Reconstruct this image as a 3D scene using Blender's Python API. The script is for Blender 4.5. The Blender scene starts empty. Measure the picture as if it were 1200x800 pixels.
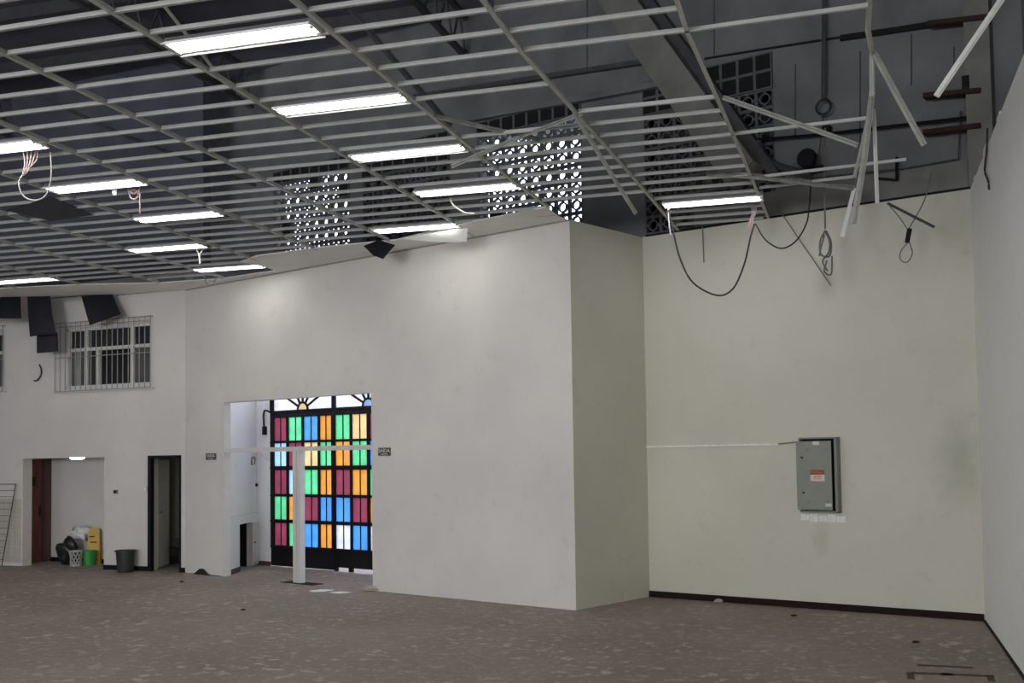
import bpy, bmesh, math, random
from mathutils import Vector, Matrix
random.seed(7)

# ---------------------------------------------------------------- camera
FOC, PCX, PCY = 1248.3, 600.0, 474.6        # focal length and principal point on the 1200x800 frame
PITCH, ROLL, EYE = 0.047309, 0.014208, 2.0054
HC = 5.0906                                  # height of the hung ceiling grid
sp, cp, sr, cr = math.sin(PITCH), math.cos(PITCH), math.sin(ROLL), math.cos(ROLL)
cam_d = bpy.data.cameras.new('camera'); cam = bpy.data.objects.new('camera', cam_d)
bpy.context.scene.collection.objects.link(cam)
cam.matrix_world = Matrix(((cr, sr, 0, 0), (sr*sp, -cr*sp, -cp, 0), (-sr*cp, cr*cp, -sp, EYE), (0, 0, 0, 1)))
cam_d.sensor_width = 36; cam_d.lens = FOC/1200*36
cam_d.shift_y = (PCY-400)/1200; cam_d.clip_end = 200
bpy.context.scene.camera = cam

# ---------------------------------------------------------------- sky and exposure
world = bpy.data.worlds.new('daylight'); bpy.context.scene.world = world
world.use_nodes = True
bg = world.node_tree.nodes['Background']
bg.inputs[0].default_value = (0.80, 0.83, 1.0, 1); bg.inputs[1].default_value = 3.0
vs = bpy.context.scene.view_settings
vs.view_transform = 'Standard'; vs.look = 'None'; vs.gamma = 1; vs.use_curve_mapping = False
vs.exposure = 0.27
# two fill lights added behind the camera to brighten walls and upper render
for wx, en in ((-9.0, 1120), (0.5, 640)):
    al_ = bpy.data.lights.new('rear_fill_light', 'AREA'); al_.shape = 'RECTANGLE'; al_.size = 6.0; al_.size_y = 2.4
    al_.energy = en; al_.color = (0.97, 0.98, 1.0)
    ao = bpy.data.objects.new('rear_fill_light', al_); bpy.context.scene.collection.objects.link(ao)
    ao.location = (wx, -7.9, 3.6); ao.rotation_euler = (math.radians(90), 0, 0)
TUBE = 13.0                                  # radiance of a fluorescent tube

COL = bpy.context.scene.collection
# ---------------------------------------------------------------- pixel -> place helpers
def ray(u, v):
    a = u-PCX; b = PCY-v
    r = a*cr+b*sr; w = -a*sr+b*cr
    return Vector((r, FOC*cp-w*sp, FOC*sp+w*cp))
def at_z(u, v, z):
    d = ray(u, v); t = (z-EYE)/d.z
    return Vector((d.x*t, d.y*t, z))
def at_y(u, v, y):
    d = ray(u, v); t = y/d.y
    return Vector((d.x*t, y, EYE+d.z*t))
def depth_c(u, v): return at_z(u, v, HC).y
class Frame:
    """vertical plane: origin P, direction d along it, n = side facing the room"""
    def __init__(s, P, Q):
        s.P = Vector((P[0], P[1], 0)); s.d = (Vector((Q[0], Q[1], 0))-s.P).normalized()
        n = Vector((-s.d.y, s.d.x, 0))
        if n.dot(-s.P) < 0: n = -n
        s.n = n
    def pt(s, a, z, o=0.0): return s.P+s.d*a+s.n*o+Vector((0, 0, z))
    def px(s, u, v, o=0.0):
        r = ray(u, v); P = s.P+s.n*o
        t = P.dot(s.n)/Vector((r.x, r.y, 0)).dot(s.n)
        X = Vector((r.x*t, r.y*t, EYE+r.z*t))
        return (X-s.P).dot(s.d), X.z
K = 1.2195
pA = Vector((0.7896, 13.8564)); pB = Vector((1.8990, 15.0887)); pC = Vector((5.4789, 12.5184))
pD = Vector((-5.8936, 19.1875))
FB = Frame(pC, pB)                            # back wall, s grows to the left
FP = Frame(pD, pA)                            # partition, s grows to the right
FS = Frame(pA, pB)                            # side face of the partition box
FL = Frame(pD, (pD.x-1, pD.y+0.44))           # left wall, s grows to the left
FR = Frame(pC, pC+Vector((-0.3151, -0.9491))) # right wall, s grows towards the camera
FG = Frame((-3.7139*K, 16.4987*K), (-1.9953*K, 15.2094*K))  # gate plane, s grows to the right
FR.n = Vector((-0.9491, 0.3151, 0))

# ---------------------------------------------------------------- materials
def nodes(name):
    m = bpy.data.materials.new(name); m.use_nodes = True
    return m, m.node_tree, m.node_tree.nodes['Principled BSDF']
def mat(name, col, rough=0.7, metal=0.0, var=0.12, scale=6.0, bump=0.0, col2=None, detail=4, emis=None, spec=None, stretch=None):
    m, t, b = nodes(name)
    b.inputs['Roughness'].default_value = rough; b.inputs['Metallic'].default_value = metal
    if spec is not None: b.inputs['Specular IOR Level'].default_value = spec
    g = t.nodes.new('ShaderNodeNewGeometry')
    src = g.outputs['Position']
    if stretch:
        mp = t.nodes.new('ShaderNodeMapping'); mp.inputs['Scale'].default_value = stretch
        t.links.new(src, mp.inputs['Vector']); src = mp.outputs[0]
    n = t.nodes.new('ShaderNodeTexNoise'); n.inputs['Scale'].default_value = scale; n.inputs['Detail'].default_value = detail
    t.links.new(src, n.inputs['Vector'])
    r = t.nodes.new('ShaderNodeValToRGB')
    c2 = col2 or tuple(c*(1-var) for c in col)
    r.color_ramp.elements[0].position = 0.3; r.color_ramp.elements[0].color = (*c2, 1)
    r.color_ramp.elements[1].position = 0.7; r.color_ramp.elements[1].color = (*col, 1)
    t.links.new(n.outputs[0], r.inputs[0]); t.links.new(r.outputs[0], b.inputs['Base Color'])
    if bump:
        bp = t.nodes.new('ShaderNodeBump'); bp.inputs['Strength'].default_value = bump; bp.inputs['Distance'].default_value = 0.01
        t.links.new(n.outputs[0], bp.inputs['Height']); t.links.new(bp.outputs[0], b.inputs['Normal'])
    return m
def emit(name, col, s):
    m, t, b = nodes(name)
    b.inputs['Base Color'].default_value = (*col, 1)
    b.inputs['Emission Color'].default_value = (*col, 1); b.inputs['Emission Strength'].default_value = s
    return m
def glass(name, col):
    m = bpy.data.materials.new(name); m.use_nodes = True; t = m.node_tree
    for n in list(t.nodes): t.nodes.remove(n)
    o = t.nodes.new('ShaderNodeOutputMaterial'); tl = t.nodes.new('ShaderNodeBsdfTranslucent')
    gl = t.nodes.new('ShaderNodeBsdfGlossy'); gl.inputs['Roughness'].default_value = 0.25; gl.inputs['Color'].default_value = (1, 1, 1, 1)
    g = t.nodes.new('ShaderNodeNewGeometry'); n = t.nodes.new('ShaderNodeTexNoise'); n.inputs['Scale'].default_value = 5
    t.links.new(g.outputs['Position'], n.inputs['Vector'])
    r = t.nodes.new('ShaderNodeValToRGB')
    r.color_ramp.elements[0].position = .3; r.color_ramp.elements[0].color = (*[c*.82 for c in col], 1)
    r.color_ramp.elements[1].position = .7; r.color_ramp.elements[1].color = (*col, 1)
    t.links.new(n.outputs[0], r.inputs[0]); t.links.new(r.outputs[0], tl.inputs['Color'])
    mx = t.nodes.new('ShaderNodeMixShader'); mx.inputs[0].default_value = 0.04
    t.links.new(tl.outputs[0], mx.inputs[1]); t.links.new(gl.outputs[0], mx.inputs[2]); t.links.new(mx.outputs[0], o.inputs[0])
    return m
def wall_mat(name, col, col2, stains):
    """painted plaster: slow tone drift, faint trowel marks, sparse dark smudges, a few stain blots at given places (x,y,z,radius,amount)"""
    m, t, b = nodes(name); L = t.links
    b.inputs['Roughness'].default_value = 0.6; b.inputs['Specular IOR Level'].default_value = 0.3
    g = t.nodes.new('ShaderNodeNewGeometry')
    n1 = t.nodes.new('ShaderNodeTexNoise'); n1.inputs['Scale'].default_value = 0.7; n1.inputs['Detail'].default_value = 5
    n2 = t.nodes.new('ShaderNodeTexNoise'); n2.inputs['Scale'].default_value = 4; n2.inputs['Detail'].default_value = 8; n2.inputs['Roughness'].default_value = .7
    for n in (n1, n2): L.new(g.outputs['Position'], n.inputs['Vector'])
    r1 = t.nodes.new('ShaderNodeValToRGB'); r1.color_ramp.elements[0].position = .35; r1.color_ramp.elements[1].position = .65
    r1.color_ramp.elements[0].color = (*col2, 1); r1.color_ramp.elements[1].color = (*col, 1)
    L.new(n1.outputs[0], r1.inputs[0])
    r2 = t.nodes.new('ShaderNodeValToRGB'); r2.color_ramp.elements[0].position = .24; r2.color_ramp.elements[1].position = .42
    r2.color_ramp.elements[0].color = (.72, .70, .66, 1); r2.color_ramp.elements[1].color = (1, 1, 1, 1)
    L.new(n2.outputs[0], r2.inputs[0])
    mx = t.nodes.new('ShaderNodeMix'); mx.data_type = 'RGBA'; mx.blend_type = 'MULTIPLY'; mx.inputs[0].default_value = .45
    L.new(r1.outputs[0], mx.inputs[6]); L.new(r2.outputs[0], mx.inputs[7]); out = mx.outputs[2]
    for (x, y, z, rad, k) in stains:
        d = t.nodes.new('ShaderNodeVectorMath'); d.operation = 'DISTANCE'; d.inputs[1].default_value = (x, y, z*.5)
        sc = t.nodes.new('ShaderNodeVectorMath'); sc.operation = 'MULTIPLY'; sc.inputs[1].default_value = (1, 1, .5)
        L.new(g.outputs['Position'], sc.inputs[0]); L.new(sc.outputs[0], d.inputs[0])
        a = t.nodes.new('ShaderNodeMath'); a.operation = 'MULTIPLY_ADD'; a.inputs[1].default_value = rad*1.2; L.new(n2.outputs[0], a.inputs[0]); L.new(d.outputs[1], a.inputs[2])
        mr = t.nodes.new('ShaderNodeMapRange'); mr.inputs[1].default_value = rad*.7; mr.inputs[2].default_value = rad*1.5
        mr.inputs[3].default_value = k; mr.inputs[4].default_value = 0; L.new(a.outputs[0], mr.inputs[0])
        m2 = t.nodes.new('ShaderNodeMix'); m2.data_type = 'RGBA'; m2.blend_type = 'MULTIPLY'
        m2.inputs[7].default_value = (.45, .46, .40, 1); L.new(mr.outputs[0], m2.inputs[0]); L.new(out, m2.inputs[6]); out = m2.outputs[2]
    L.new(out, b.inputs['Base Color'])
    bp = t.nodes.new('ShaderNodeBump'); bp.inputs['Strength'].default_value = .12; bp.inputs['Distance'].default_value = .01
    L.new(n2.outputs[0], bp.inputs['Height']); L.new(bp.outputs[0], b.inputs['Normal'])
    return m
def floor_mat():
    m, t, b = nodes('worn_glue_floor'); L = t.links
    b.inputs['Roughness'].default_value = 0.62; b.inputs['Specular IOR Level'].default_value = 0.35
    g = t.nodes.new('ShaderNodeNewGeometry')
    def noise(s, d, rough=.55, st=(1, 1, 1), dist=0.0, off=0):
        mp = t.nodes.new('ShaderNodeMapping'); mp.inputs['Scale'].default_value = st; mp.inputs['Location'].default_value = (off, off*.7, 0)
        mp.inputs['Rotation'].default_value = (0, 0, 0.45)
        n = t.nodes.new('ShaderNodeTexNoise'); n.inputs['Scale'].default_value = s; n.inputs['Detail'].default_value = d
        n.inputs['Roughness'].default_value = rough; n.inputs['Distortion'].default_value = dist
        L.new(g.outputs['Position'], mp.inputs['Vector']); L.new(mp.outputs[0], n.inputs['Vector']); return n.outputs[0]
    def ramp(v, p0, c0, p1, c1):
        r = t.nodes.new('ShaderNodeValToRGB'); r.color_ramp.elements[0].position = p0; r.color_ramp.elements[1].position = p1
        r.color_ramp.elements[0].color = (*c0, 1); r.color_ramp.elements[1].color = (*c1, 1); L.new(v, r.inputs[0]); return r.outputs[0]
    def mix(f, a, b_, mode='MIX'):
        x = t.nodes.new('ShaderNodeMix'); x.data_type = 'RGBA'; x.blend_type = mode
        for s, v in ((0, f), (6, a), (7, b_)):
            if isinstance(v, (float, int)): x.inputs[s].default_value = v
            elif isinstance(v, tuple): x.inputs[s].default_value = (*v, 1)
            else: L.new(v, x.inputs[s])
        return x.outputs[2]
    base = ramp(noise(.5, 6), .35, (.225, .187, .160), .65, (.300, .256, .220))
    fine = ramp(noise(9, 8, .7), .3, (.78, .78, .78), .7, (1.08, 1.06, 1.04))
    c = mix(1.0, base, fine, 'MULTIPLY')
    streak = ramp(noise(5.6, 3, .6, (1, 1.15, 1), .35, 5), .575, (0, 0, 0), .63, (1, 1, 1))
    big = ramp(noise(.8, 2, .5, (1, 1, 1), 0, 11), .36, (.15, .15, .15), .62, (1, 1, 1))
    f1 = mix(1.0, streak, big, 'MULTIPLY')
    s1 = t.nodes.new('ShaderNodeRGBToBW'); L.new(f1, s1.inputs[0])
    h1 = t.nodes.new('ShaderNodeMath'); h1.operation = 'MULTIPLY'; h1.inputs[1].default_value = .8; L.new(s1.outputs[0], h1.inputs[0])
    c = mix(h1.outputs[0], c, (.50, .455, .40))
    st2 = ramp(noise(10.5, 3, .6, (1, 1.2, 1), .3, 57), .615, (0, 0, 0), .66, (1, 1, 1))
    s3 = t.nodes.new('ShaderNodeRGBToBW'); L.new(st2, s3.inputs[0])
    h3 = t.nodes.new('ShaderNodeMath'); h3.operation = 'MULTIPLY'; h3.inputs[1].default_value = .6; L.new(s3.outputs[0], h3.inputs[0])
    c = mix(h3.outputs[0], c, (.50, .465, .41))
    dark = ramp(noise(2.7, 4, .6, (1, .8, 1), .4, 31), .66, (0, 0, 0), .74, (1, 1, 1))
    s2 = t.nodes.new('ShaderNodeRGBToBW'); L.new(dark, s2.inputs[0])
    h2 = t.nodes.new('ShaderNodeMath'); h2.operation = 'MULTIPLY'; h2.inputs[1].default_value = .45; L.new(s2.outputs[0], h2.inputs[0])
    c = mix(h2.outputs[0], c, (.085, .070, .060))
    L.new(c, b.inputs['Base Color'])
    bp = t.nodes.new('ShaderNodeBump'); bp.inputs['Strength'].default_value = .25; bp.inputs['Distance'].default_value = .006
    L.new(s1.outputs[0], bp.inputs['Height']); L.new(bp.outputs[0], b.inputs['Normal'])
    return m

M = {}
a1 = FB.pt(*FB.px(1125, 540)); a2 = FB.pt(*FB.px(968, 332)); a3 = FB.pt(*FB.px(962, 632)); a4 = FB.pt(*FB.px(1130, 250))
M['paint'] = wall_mat('white_wall_paint', (.66, .64, .60), (.59, .57, .54), [])
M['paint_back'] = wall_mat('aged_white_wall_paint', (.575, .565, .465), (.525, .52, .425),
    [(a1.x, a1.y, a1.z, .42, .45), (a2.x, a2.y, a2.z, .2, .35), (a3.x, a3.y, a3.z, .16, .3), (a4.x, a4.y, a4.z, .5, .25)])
M['paint_lit'] = wall_mat('lit_white_wall_paint', (.85, .85, .86), (.80, .80, .82), [])  # paler wall paint copy; the vestibule's bright light is put into its colour
M['paint_cool'] = wall_mat('right_wall_paint', (.87, .88, .84), (.83, .84, .80), [])
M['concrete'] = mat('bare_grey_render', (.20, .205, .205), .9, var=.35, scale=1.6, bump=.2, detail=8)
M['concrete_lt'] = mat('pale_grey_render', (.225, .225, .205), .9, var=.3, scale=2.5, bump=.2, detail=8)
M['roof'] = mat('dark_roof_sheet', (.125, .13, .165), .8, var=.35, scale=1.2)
M['steel'] = mat('dark_steel', (.075, .076, .08), .6, var=.3)
M['rust'] = mat('rust_brown_steel', (.055, .030, .025), .85, var=.4, scale=9, spec=.2)
M['floor'] = floor_mat()
M['grid'] = mat('grey_painted_tee', (.50, .51, .48), .5, var=.12, scale=14)
M['grid_dirty'] = mat('dusty_tee', (.33, .33, .30), .7, var=.3, scale=10)
M['gypsum'] = mat('white_gypsum_board', (.86, .86, .82), .8, var=.06, scale=3)
M['tray'] = mat('white_enamel_tray', (.85, .85, .83), .35, var=.04)
M['tube'] = emit('fluorescent_tube', (1.0, .98, .95), TUBE)
M['tube_cool'] = emit('fluorescent_tube_cool', (.90, .90, 1.0), TUBE)
M['globe'] = emit('ceiling_globe', (1, .99, .95), 11.0)
M['black'] = mat('black_lacquer', (.010, .009, .011), .6, var=.3, spec=.2)
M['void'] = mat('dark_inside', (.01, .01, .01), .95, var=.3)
M['baseboard'] = mat('dark_brown_baseboard', (.018, .008, .006), .7, var=.4, scale=12, spec=.15)
M['baseboard_red'] = mat('reddish_baseboard', (.11, .055, .055), .5, var=.3, scale=12)
M['wood'] = mat('mahogany_door', (.19, .055, .038), .45, var=.4, scale=3, stretch=(6, 6, .6))
M['wood_shade'] = mat('shaded_mahogany', (.07, .022, .018), .5, var=.4, scale=3, stretch=(6, 6, .6))  # mahogany copy with the second leaf's shade put into the colour
M['frame_white'] = mat('white_aluminium', (.62, .61, .58), .4, var=.06)
M['grille'] = mat('grey_iron_grille', (.30, .30, .28), .6, var=.2)
M['pane_dark'] = mat('dark_window_pane', (.035, .037, .042), .15, var=.3, scale=3)
M['pane_frost'] = mat('frosted_window_pane', (.10, .10, .105), .35, var=.3, scale=3)
M['tile'] = mat('beige_wall_tile', (.52, .49, .43), .3, var=.12, scale=2.5)
M['foil'] = mat('black_insulation_sheet', (.012, .013, .019), .6, var=.4, scale=5, bump=.2, spec=.25)
M['navy'] = mat('navy_panel', (.018, .026, .05), .6, var=.2)
M['cabinet'] = mat('grey_green_enamel', (.235, .245, .205), .45, var=.08)
M['cabinet_dk'] = mat('grey_green_enamel_rim', (.20, .21, .175), .5, var=.08)
M['label_white'] = mat('white_label', (.62, .58, .50), .6, var=.1)
M['label_red'] = mat('red_label', (.22, .03, .02), .6, var=.2)
M['label_orange'] = mat('orange_label', (.60, .27, .09), .6, var=.2)
M['letter'] = mat('white_lettering', (.75, .75, .72), .6, var=.02)
M['sign'] = mat('dark_green_sign', (.012, .02, .016), .5, var=.1)
M['cable'] = mat('black_cable', (.03, .028, .025), .6, var=.2)
M['cable_grey'] = mat('grey_wire', (.16, .155, .14), .6, var=.2)
M['cable_white'] = mat('white_wire', (.6, .58, .55), .6, var=.1)
M['cable_pink'] = mat('pinkish_wire', (.46, .34, .34), .6, var=.3, scale=40)
M['bag_black'] = mat('black_plastic_bag', (.015, .015, .017), .3, var=.4, scale=20, bump=.5)
M['bag_white'] = mat('white_plastic_bag', (.7, .7, .7), .45, var=.15, scale=20, bump=.5)
M['crate'] = mat('pale_grey_plastic', (.42, .43, .42), .5, var=.1)
M['yellow'] = mat('yellow_plastic', (.62, .38, .035), .45, var=.15)
M['green'] = mat('green_plastic', (.03, .30, .05), .45, var=.15)
M['bin'] = mat('charcoal_plastic', (.032, .032, .03), .5, var=.2)
M['debris'] = mat('pale_rubble', (.45, .42, .37), .9, var=.3, scale=20)
M['matte_white'] = mat('matte_white_sheet', (.85, .85, .85), .7, var=.05)
M['carpet'] = mat('dark_carpet_scrap', (.02, .018, .018), .95, var=.4, scale=30)
M['tape'] = mat('white_filler', (.88, .87, .82), .8, var=.25, scale=25)
M['stair'] = mat('dark_stair', (.05, .048, .045), .7, var=.3)
M['block'] = mat('cast_concrete_block', (.12, .125, .13), .9, var=.3, scale=9)
M['pave'] = mat('outdoor_paving', (.5, .5, .5), .9, var=.2)
M['mark'] = mat('rust_floor_mark', (.10, .065, .05), .8, var=.35, scale=9)
GL = {'m': glass('maroon_glass', (.54, .23, .30)), 'g': glass('green_glass', (.38, .88, .56)), 'b': glass('blue_glass', (.30, .62, .99)),
      'o': glass('amber_glass', (.97, .62, .24)), 'l': glass('pale_amber_glass', (.99, .84, .55)), 'p': glass('pale_blue_glass', (.68, .88, 1.0)),
      'w': glass('milk_glass', (.95, .96, .99)), 'c': glass('clear_frosted_glass', (.95, .94, .98))}

# ---------------------------------------------------------------- mesh builder
class MB:
    def __init__(s): s.v = []; s.f = []
    def add(s, vs, fs):
        o = len(s.v); s.v += [tuple(x) for x in vs]; s.f += [tuple(i+o for i in q) for q in fs]; return s
    def hexa(s, a):  # 8 points: bottom 0-3, top 4-7
        return s.add(a, [(3, 2, 1, 0), (4, 5, 6, 7), (0, 1, 5, 4), (1, 2, 6, 5), (2, 3, 7, 6), (3, 0, 4, 7)])
    def box(s, x0, x1, y0, y1, z0, z1):
        return s.hexa([(x0, y0, z0), (x1, y0, z0), (x1, y1, z0), (x0, y1, z0), (x0, y0, z1), (x1, y0, z1), (x1, y1, z1), (x0, y1, z1)])
    def fbox(s, F, a0, a1, z0, z1, o0, o1):
        return s.hexa([F.pt(a0, z0, o0), F.pt(a1, z0, o0), F.pt(a1, z0, o1), F.pt(a0, z0, o1), F.pt(a0, z1, o0), F.pt(a1, z1, o0), F.pt(a1, z1, o1), F.pt(a0, z1, o1)])
    def bar(s, p, q, w, h, up=(0, 0, 1)):
        p = Vector(p); q = Vector(q); d = (q-p).normalized(); u = Vector(up)
        if abs(d.dot(u)) > .98: u = Vector((0, 1, 0))
        x = d.cross(u).normalized(); y = x.cross(d).normalized()
        a = [c+x*i*w/2+y*j*h/2 for c in (p, q) for i, j in ((-1, -1), (1, -1), (1, 1), (-1, 1))]
        return s.hexa(a)
    def tube(s, pts, r, n=6, caps=True):
        pts = [Vector(p) for p in pts]; rings = []
        for i, p in enumerate(pts):
            d = (pts[min(i+1, len(pts)-1)]-pts[max(i-1, 0)]).normalized()
            u = Vector((0, 0, 1)) if abs(d.z) < .9 else Vector((0, 1, 0))
            x = d.cross(u).normalized(); y = x.cross(d)
            rr = r[i] if isinstance(r, (list, tuple)) else r
            rings.append([p+(x*math.cos(k*2*math.pi/n)+y*math.sin(k*2*math.pi/n))*rr for k in range(n)])
        vs = [v for R in rings for v in R]; fs = []
        for i in range(len(pts)-1):
            for k in range(n): fs.append((i*n+k, i*n+(k+1) % n, (i+1)*n+(k+1) % n, (i+1)*n+k))
        if caps: fs += [tuple(reversed(range(n))), tuple(range((len(pts)-1)*n, len(pts)*n))]
        return s.add(vs, fs)
    def lathe(s, c, prof, n=20, cap=True):
        c = Vector(c); vs = []; fs = []
        for (r, z) in prof:
            for k in range(n): vs.append(c+Vector((r*math.cos(k*2*math.pi/n), r*math.sin(k*2*math.pi/n), z)))
        for i in range(len(prof)-1):
            for k in range(n): fs.append((i*n+k, i*n+(k+1) % n, (i+1)*n+(k+1) % n, (i+1)*n+k))
        if cap: fs += [tuple(reversed(range(n))), tuple(range((len(prof)-1)*n, len(prof)*n))]
        return s.add(vs, fs)
    def slab(s, poly, off):   # polygon (3D, any simple outline) given thickness by vector off
        n = len(poly); off = Vector(off); vs = [Vector(p) for p in poly]+[Vector(p)+off for p in poly]
        fs = [tuple(range(n)), tuple(reversed(range(n, 2*n)))]+[(i, (i+1) % n, n+(i+1) % n, n+i) for i in range(n)]
        return s.add(vs, fs)
    def mesh(s, name, m):
        me = bpy.data.meshes.new(name); me.from_pydata(s.v, [], s.f)
        bm = bmesh.new(); bm.from_mesh(me)
        big = [f for f in bm.faces if len(f.verts) > 6]
        if big: bmesh.ops.triangulate(bm, faces=big)
        bmesh.ops.recalc_face_normals(bm, faces=bm.faces)
        bm.to_mesh(me); bm.free(); me.materials.append(m); return me
    def build(s, name, m, parent=None, smooth=False, bevel=0):
        me = s.mesh(name, m); o = bpy.data.objects.new(name, me); COL.objects.link(o)
        if smooth:
            for p in me.polygons: p.use_smooth = True
            try: me.set_sharp_from_angle(angle=math.radians(40))
            except Exception: pass
        if bevel:
            b = o.modifiers.new('bevel', 'BEVEL'); b.width = bevel; b.segments = 2; b.limit_method = 'ANGLE'
        if parent: put(o, parent)
        return o
def put(o, parent):
    o.parent = parent
    o.matrix_parent_inverse = PARINV.get(parent.name, Matrix())
PARINV = {}
def empty(name, loc=(0, 0, 0), rz=0.0):
    o = bpy.data.objects.new(name, None); COL.objects.link(o); o.location = loc; o.rotation_euler = (0, 0, rz)
    o.empty_display_size = .1
    PARINV[o.name] = (Matrix.Translation(Vector(loc)) @ Matrix.Rotation(rz, 4, 'Z')).inverted()
    return o
def tag(o, label, cat, group=None):
    o['label'] = label; o['category'] = cat
    if group: o['group'] = group
    return o
def struct(o, label=None, cat=None):
    o['kind'] = 'structure'
    if label: o['label'] = label
    if cat: o['category'] = cat
    return o
def cubic(pts, n=8):   # Catmull-Rom through points
    P = [Vector(p) for p in pts]; P = [P[0]*2-P[1]]+P+[P[-1]*2-P[-2]]; out = []
    for i in range(1, len(P)-2):
        for k in range(n):
            t = k/n
            out.append(.5*((2*P[i])+(-P[i-1]+P[i+1])*t+(2*P[i-1]-5*P[i]+4*P[i+1]-P[i+2])*t*t+(-P[i-1]+3*P[i]-3*P[i+1]+P[i+2])*t**3))
    out.append(P[-2]); return out
def wall_holes(mb, F, s0, s1, z0, z1, holes, o0, o1):
    ss = sorted({s0, s1, *[h[0] for h in holes], *[h[1] for h in holes]}); ss = [x for x in ss if s0 <= x <= s1]
    for a, b in zip(ss, ss[1:]):
        m = (a+b)/2; hs = sorted([h for h in holes if h[0] < m < h[1]], key=lambda h: h[2]); z = z0
        for h in hs:
            if h[2] > z: mb.fbox(F, a, b, z, h[2], o0, o1)
            z = h[3]
        if z < z1: mb.fbox(F, a, b, z, z1, o0, o1)
    return mb

# ================================================================ SHELL
struct(MB().box(-22, 14, -9, 24.5, -.15, 0).build('floor', M['floor']), 'brown grey bare floor with pale worn glue marks', 'floor')
struct(MB().box(-30, 20, 24.5, 45, -.15, -.02).build('ground', M['pave']), 'pale paving outside beyond the gate', 'ground')

# --- partition with the wide opening
OPL, OPR, OPT = .905*K, 3.945*K, 2.455*K
LP = (pA-pD).length
w = wall_holes(MB(), FP, 0, LP, 0, HC, [(OPL, OPR, -1, OPT)], -.15, 0)
wp = struct(w.build('wall_partition', M['paint']), 'long white painted partition with wide doorway opening at its left', 'wall')
ws = struct(MB().fbox(FS, .0, (pB-pA).length, 0, HC, -.15, 0).build('wall_side', M['paint_back']), 'short shaded return wall running back from the partition corner', 'wall')

struct(MB().fbox(FP, -.0, LP, HC-.022, HC, .0, .006).build('trim_18', M['grille']), 'thin dark joint between partition and ceiling border', 'joint')
# --- back wall: white below the old ceiling line, bare render above with breeze block vents
wb = struct(MB().fbox(FB, 0, 4.55, 0, HC, -.2, 0).build('wall_back', M['paint_back']), 'stained off white back wall carrying the grey electrical cabinet', 'wall')
BW = .2445; ZT = 7.33
panels = [(2.42, 4.38, 'dark', 'unlit breeze block vent right of the centre, crossed by the slanting beam', 2),
          (5.42, 7.38, 'lit', 'large brightly daylit breeze block vent above the partition corner', 0),
          (7.95, 9.91, 'dark', 'dim unlit breeze block vent between the two daylit ones', 0),
          (10.21, 12.17, 'lit', 'smaller daylit breeze block vent, leftmost, above the coloured gate', 0)]
ZB = ZT-9*BW
holes = [(a, b, ZB, ZT) for a, b, *_ in panels]
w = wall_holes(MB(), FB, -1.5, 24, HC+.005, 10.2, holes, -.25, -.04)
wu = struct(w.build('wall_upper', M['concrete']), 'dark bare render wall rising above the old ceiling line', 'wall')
# recessed sheeting behind the unlit vents (a neighbour's wall)
struct(MB().fbox(FB, 2.0, 4.8, 4.5, 8.6, -.95, -.85).fbox(FB, 7.7, 10.0, 4.5, 8.6, -.6, -.5).fbox(FB, 2.0, 4.8, 7.7, 7.8, -.95, -.25).fbox(FB, 1.9, 2.0, 4.5, 7.8, -.95, -.25).fbox(FB, 4.8, 4.9, 4.5, 7.8, -.95, -.25)
       .fbox(FB, 7.6, 7.7, 4.5, 7.8, -.6, -.25).fbox(FB, 10.0, 10.1, 4.5, 7.8, -.6, -.25).fbox(FB, 7.6, 10.1, 7.7, 7.8, -.6, -.25).fbox(FB, 7.6, 10.1, 4.4, 4.5, -.6, -.25).fbox(FB, 1.9, 4.9, 4.4, 4.5, -.95, -.25)
       .build('trim_1', M['steel']), 'blind wall close behind the unlit vents', 'wall')
# breeze block shape in local axes: x along wall, y depth, z up
def block_mesh():
    mb = MB(); h = BW/2; t = .022; d0, d1 = 0, .055
    mb.box(-h, h, d0, d1, -h, -h+t); mb.box(-h, h, d0, d1, h-t, h)
    mb.box(-h, -h+t, d0, d1, -h+t, h-t); mb.box(h-t, h, d0, d1, -h+t, h-t)
    n = 12; R = .080; r = .062; vs = []; fs = []
    for k in range(n):
        a = k*2*math.pi/n
        for rr in (R, r):
            for y in (d0, d1): vs.append((rr*math.cos(a), y, rr*math.sin(a)))
    for k in range(n):
        j = (k+1) % n
        fs += [(4*k, 4*j, 4*j+1, 4*k+1), (4*k+2, 4*k+3, 4*j+3, 4*j+2), (4*k, 4*k+2, 4*j+2, 4*j), (4*k+1, 4*j+1, 4*j+3, 4*k+3)]
    mb.add(vs, fs)
    for a in (0, 90, 180, 270):
        c, s_ = math.cos(math.radians(a)), math.sin(math.radians(a))
        mb.bar((c*.08, d1/2, s_*.08), (c*(h-t/2), d1/2, s_*(h-t/2)), .03, d1, up=(0, 1, 0))
    return mb.mesh('block', M['block'])
def blind_mesh():
    mb = MB(); h = BW/2; t = .02
    mb.box(-h, h, 0, .085, -h, -h+t); mb.box(-h, h, 0, .085, h-t, h)
    mb.box(-h, -h+t, 0, .085, -h+t, h-t); mb.box(h-t, h, 0, .085, -h+t, h-t); n0 = len(mb.f); mb.box(-h+t, h-t, .06, .085, -h+t, h-t)  # dark plate stands in for an unlit opening
    me = mb.mesh('block', M['block']); me.materials.append(M['void'])
    for p in me.polygons:
        if min(abs(me.vertices[v].co.x) for v in p.vertices) < h-t+1e-4 and all(me.vertices[v].co.y > .055 for v in p.vertices) and all(abs(me.vertices[v].co.x) < h-t+1e-4 for v in p.vertices): p.material_index = 1
    return me
bme, blind = block_mesh(), blind_mesh()
ang = math.atan2(FB.d.y, FB.d.x)
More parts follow.
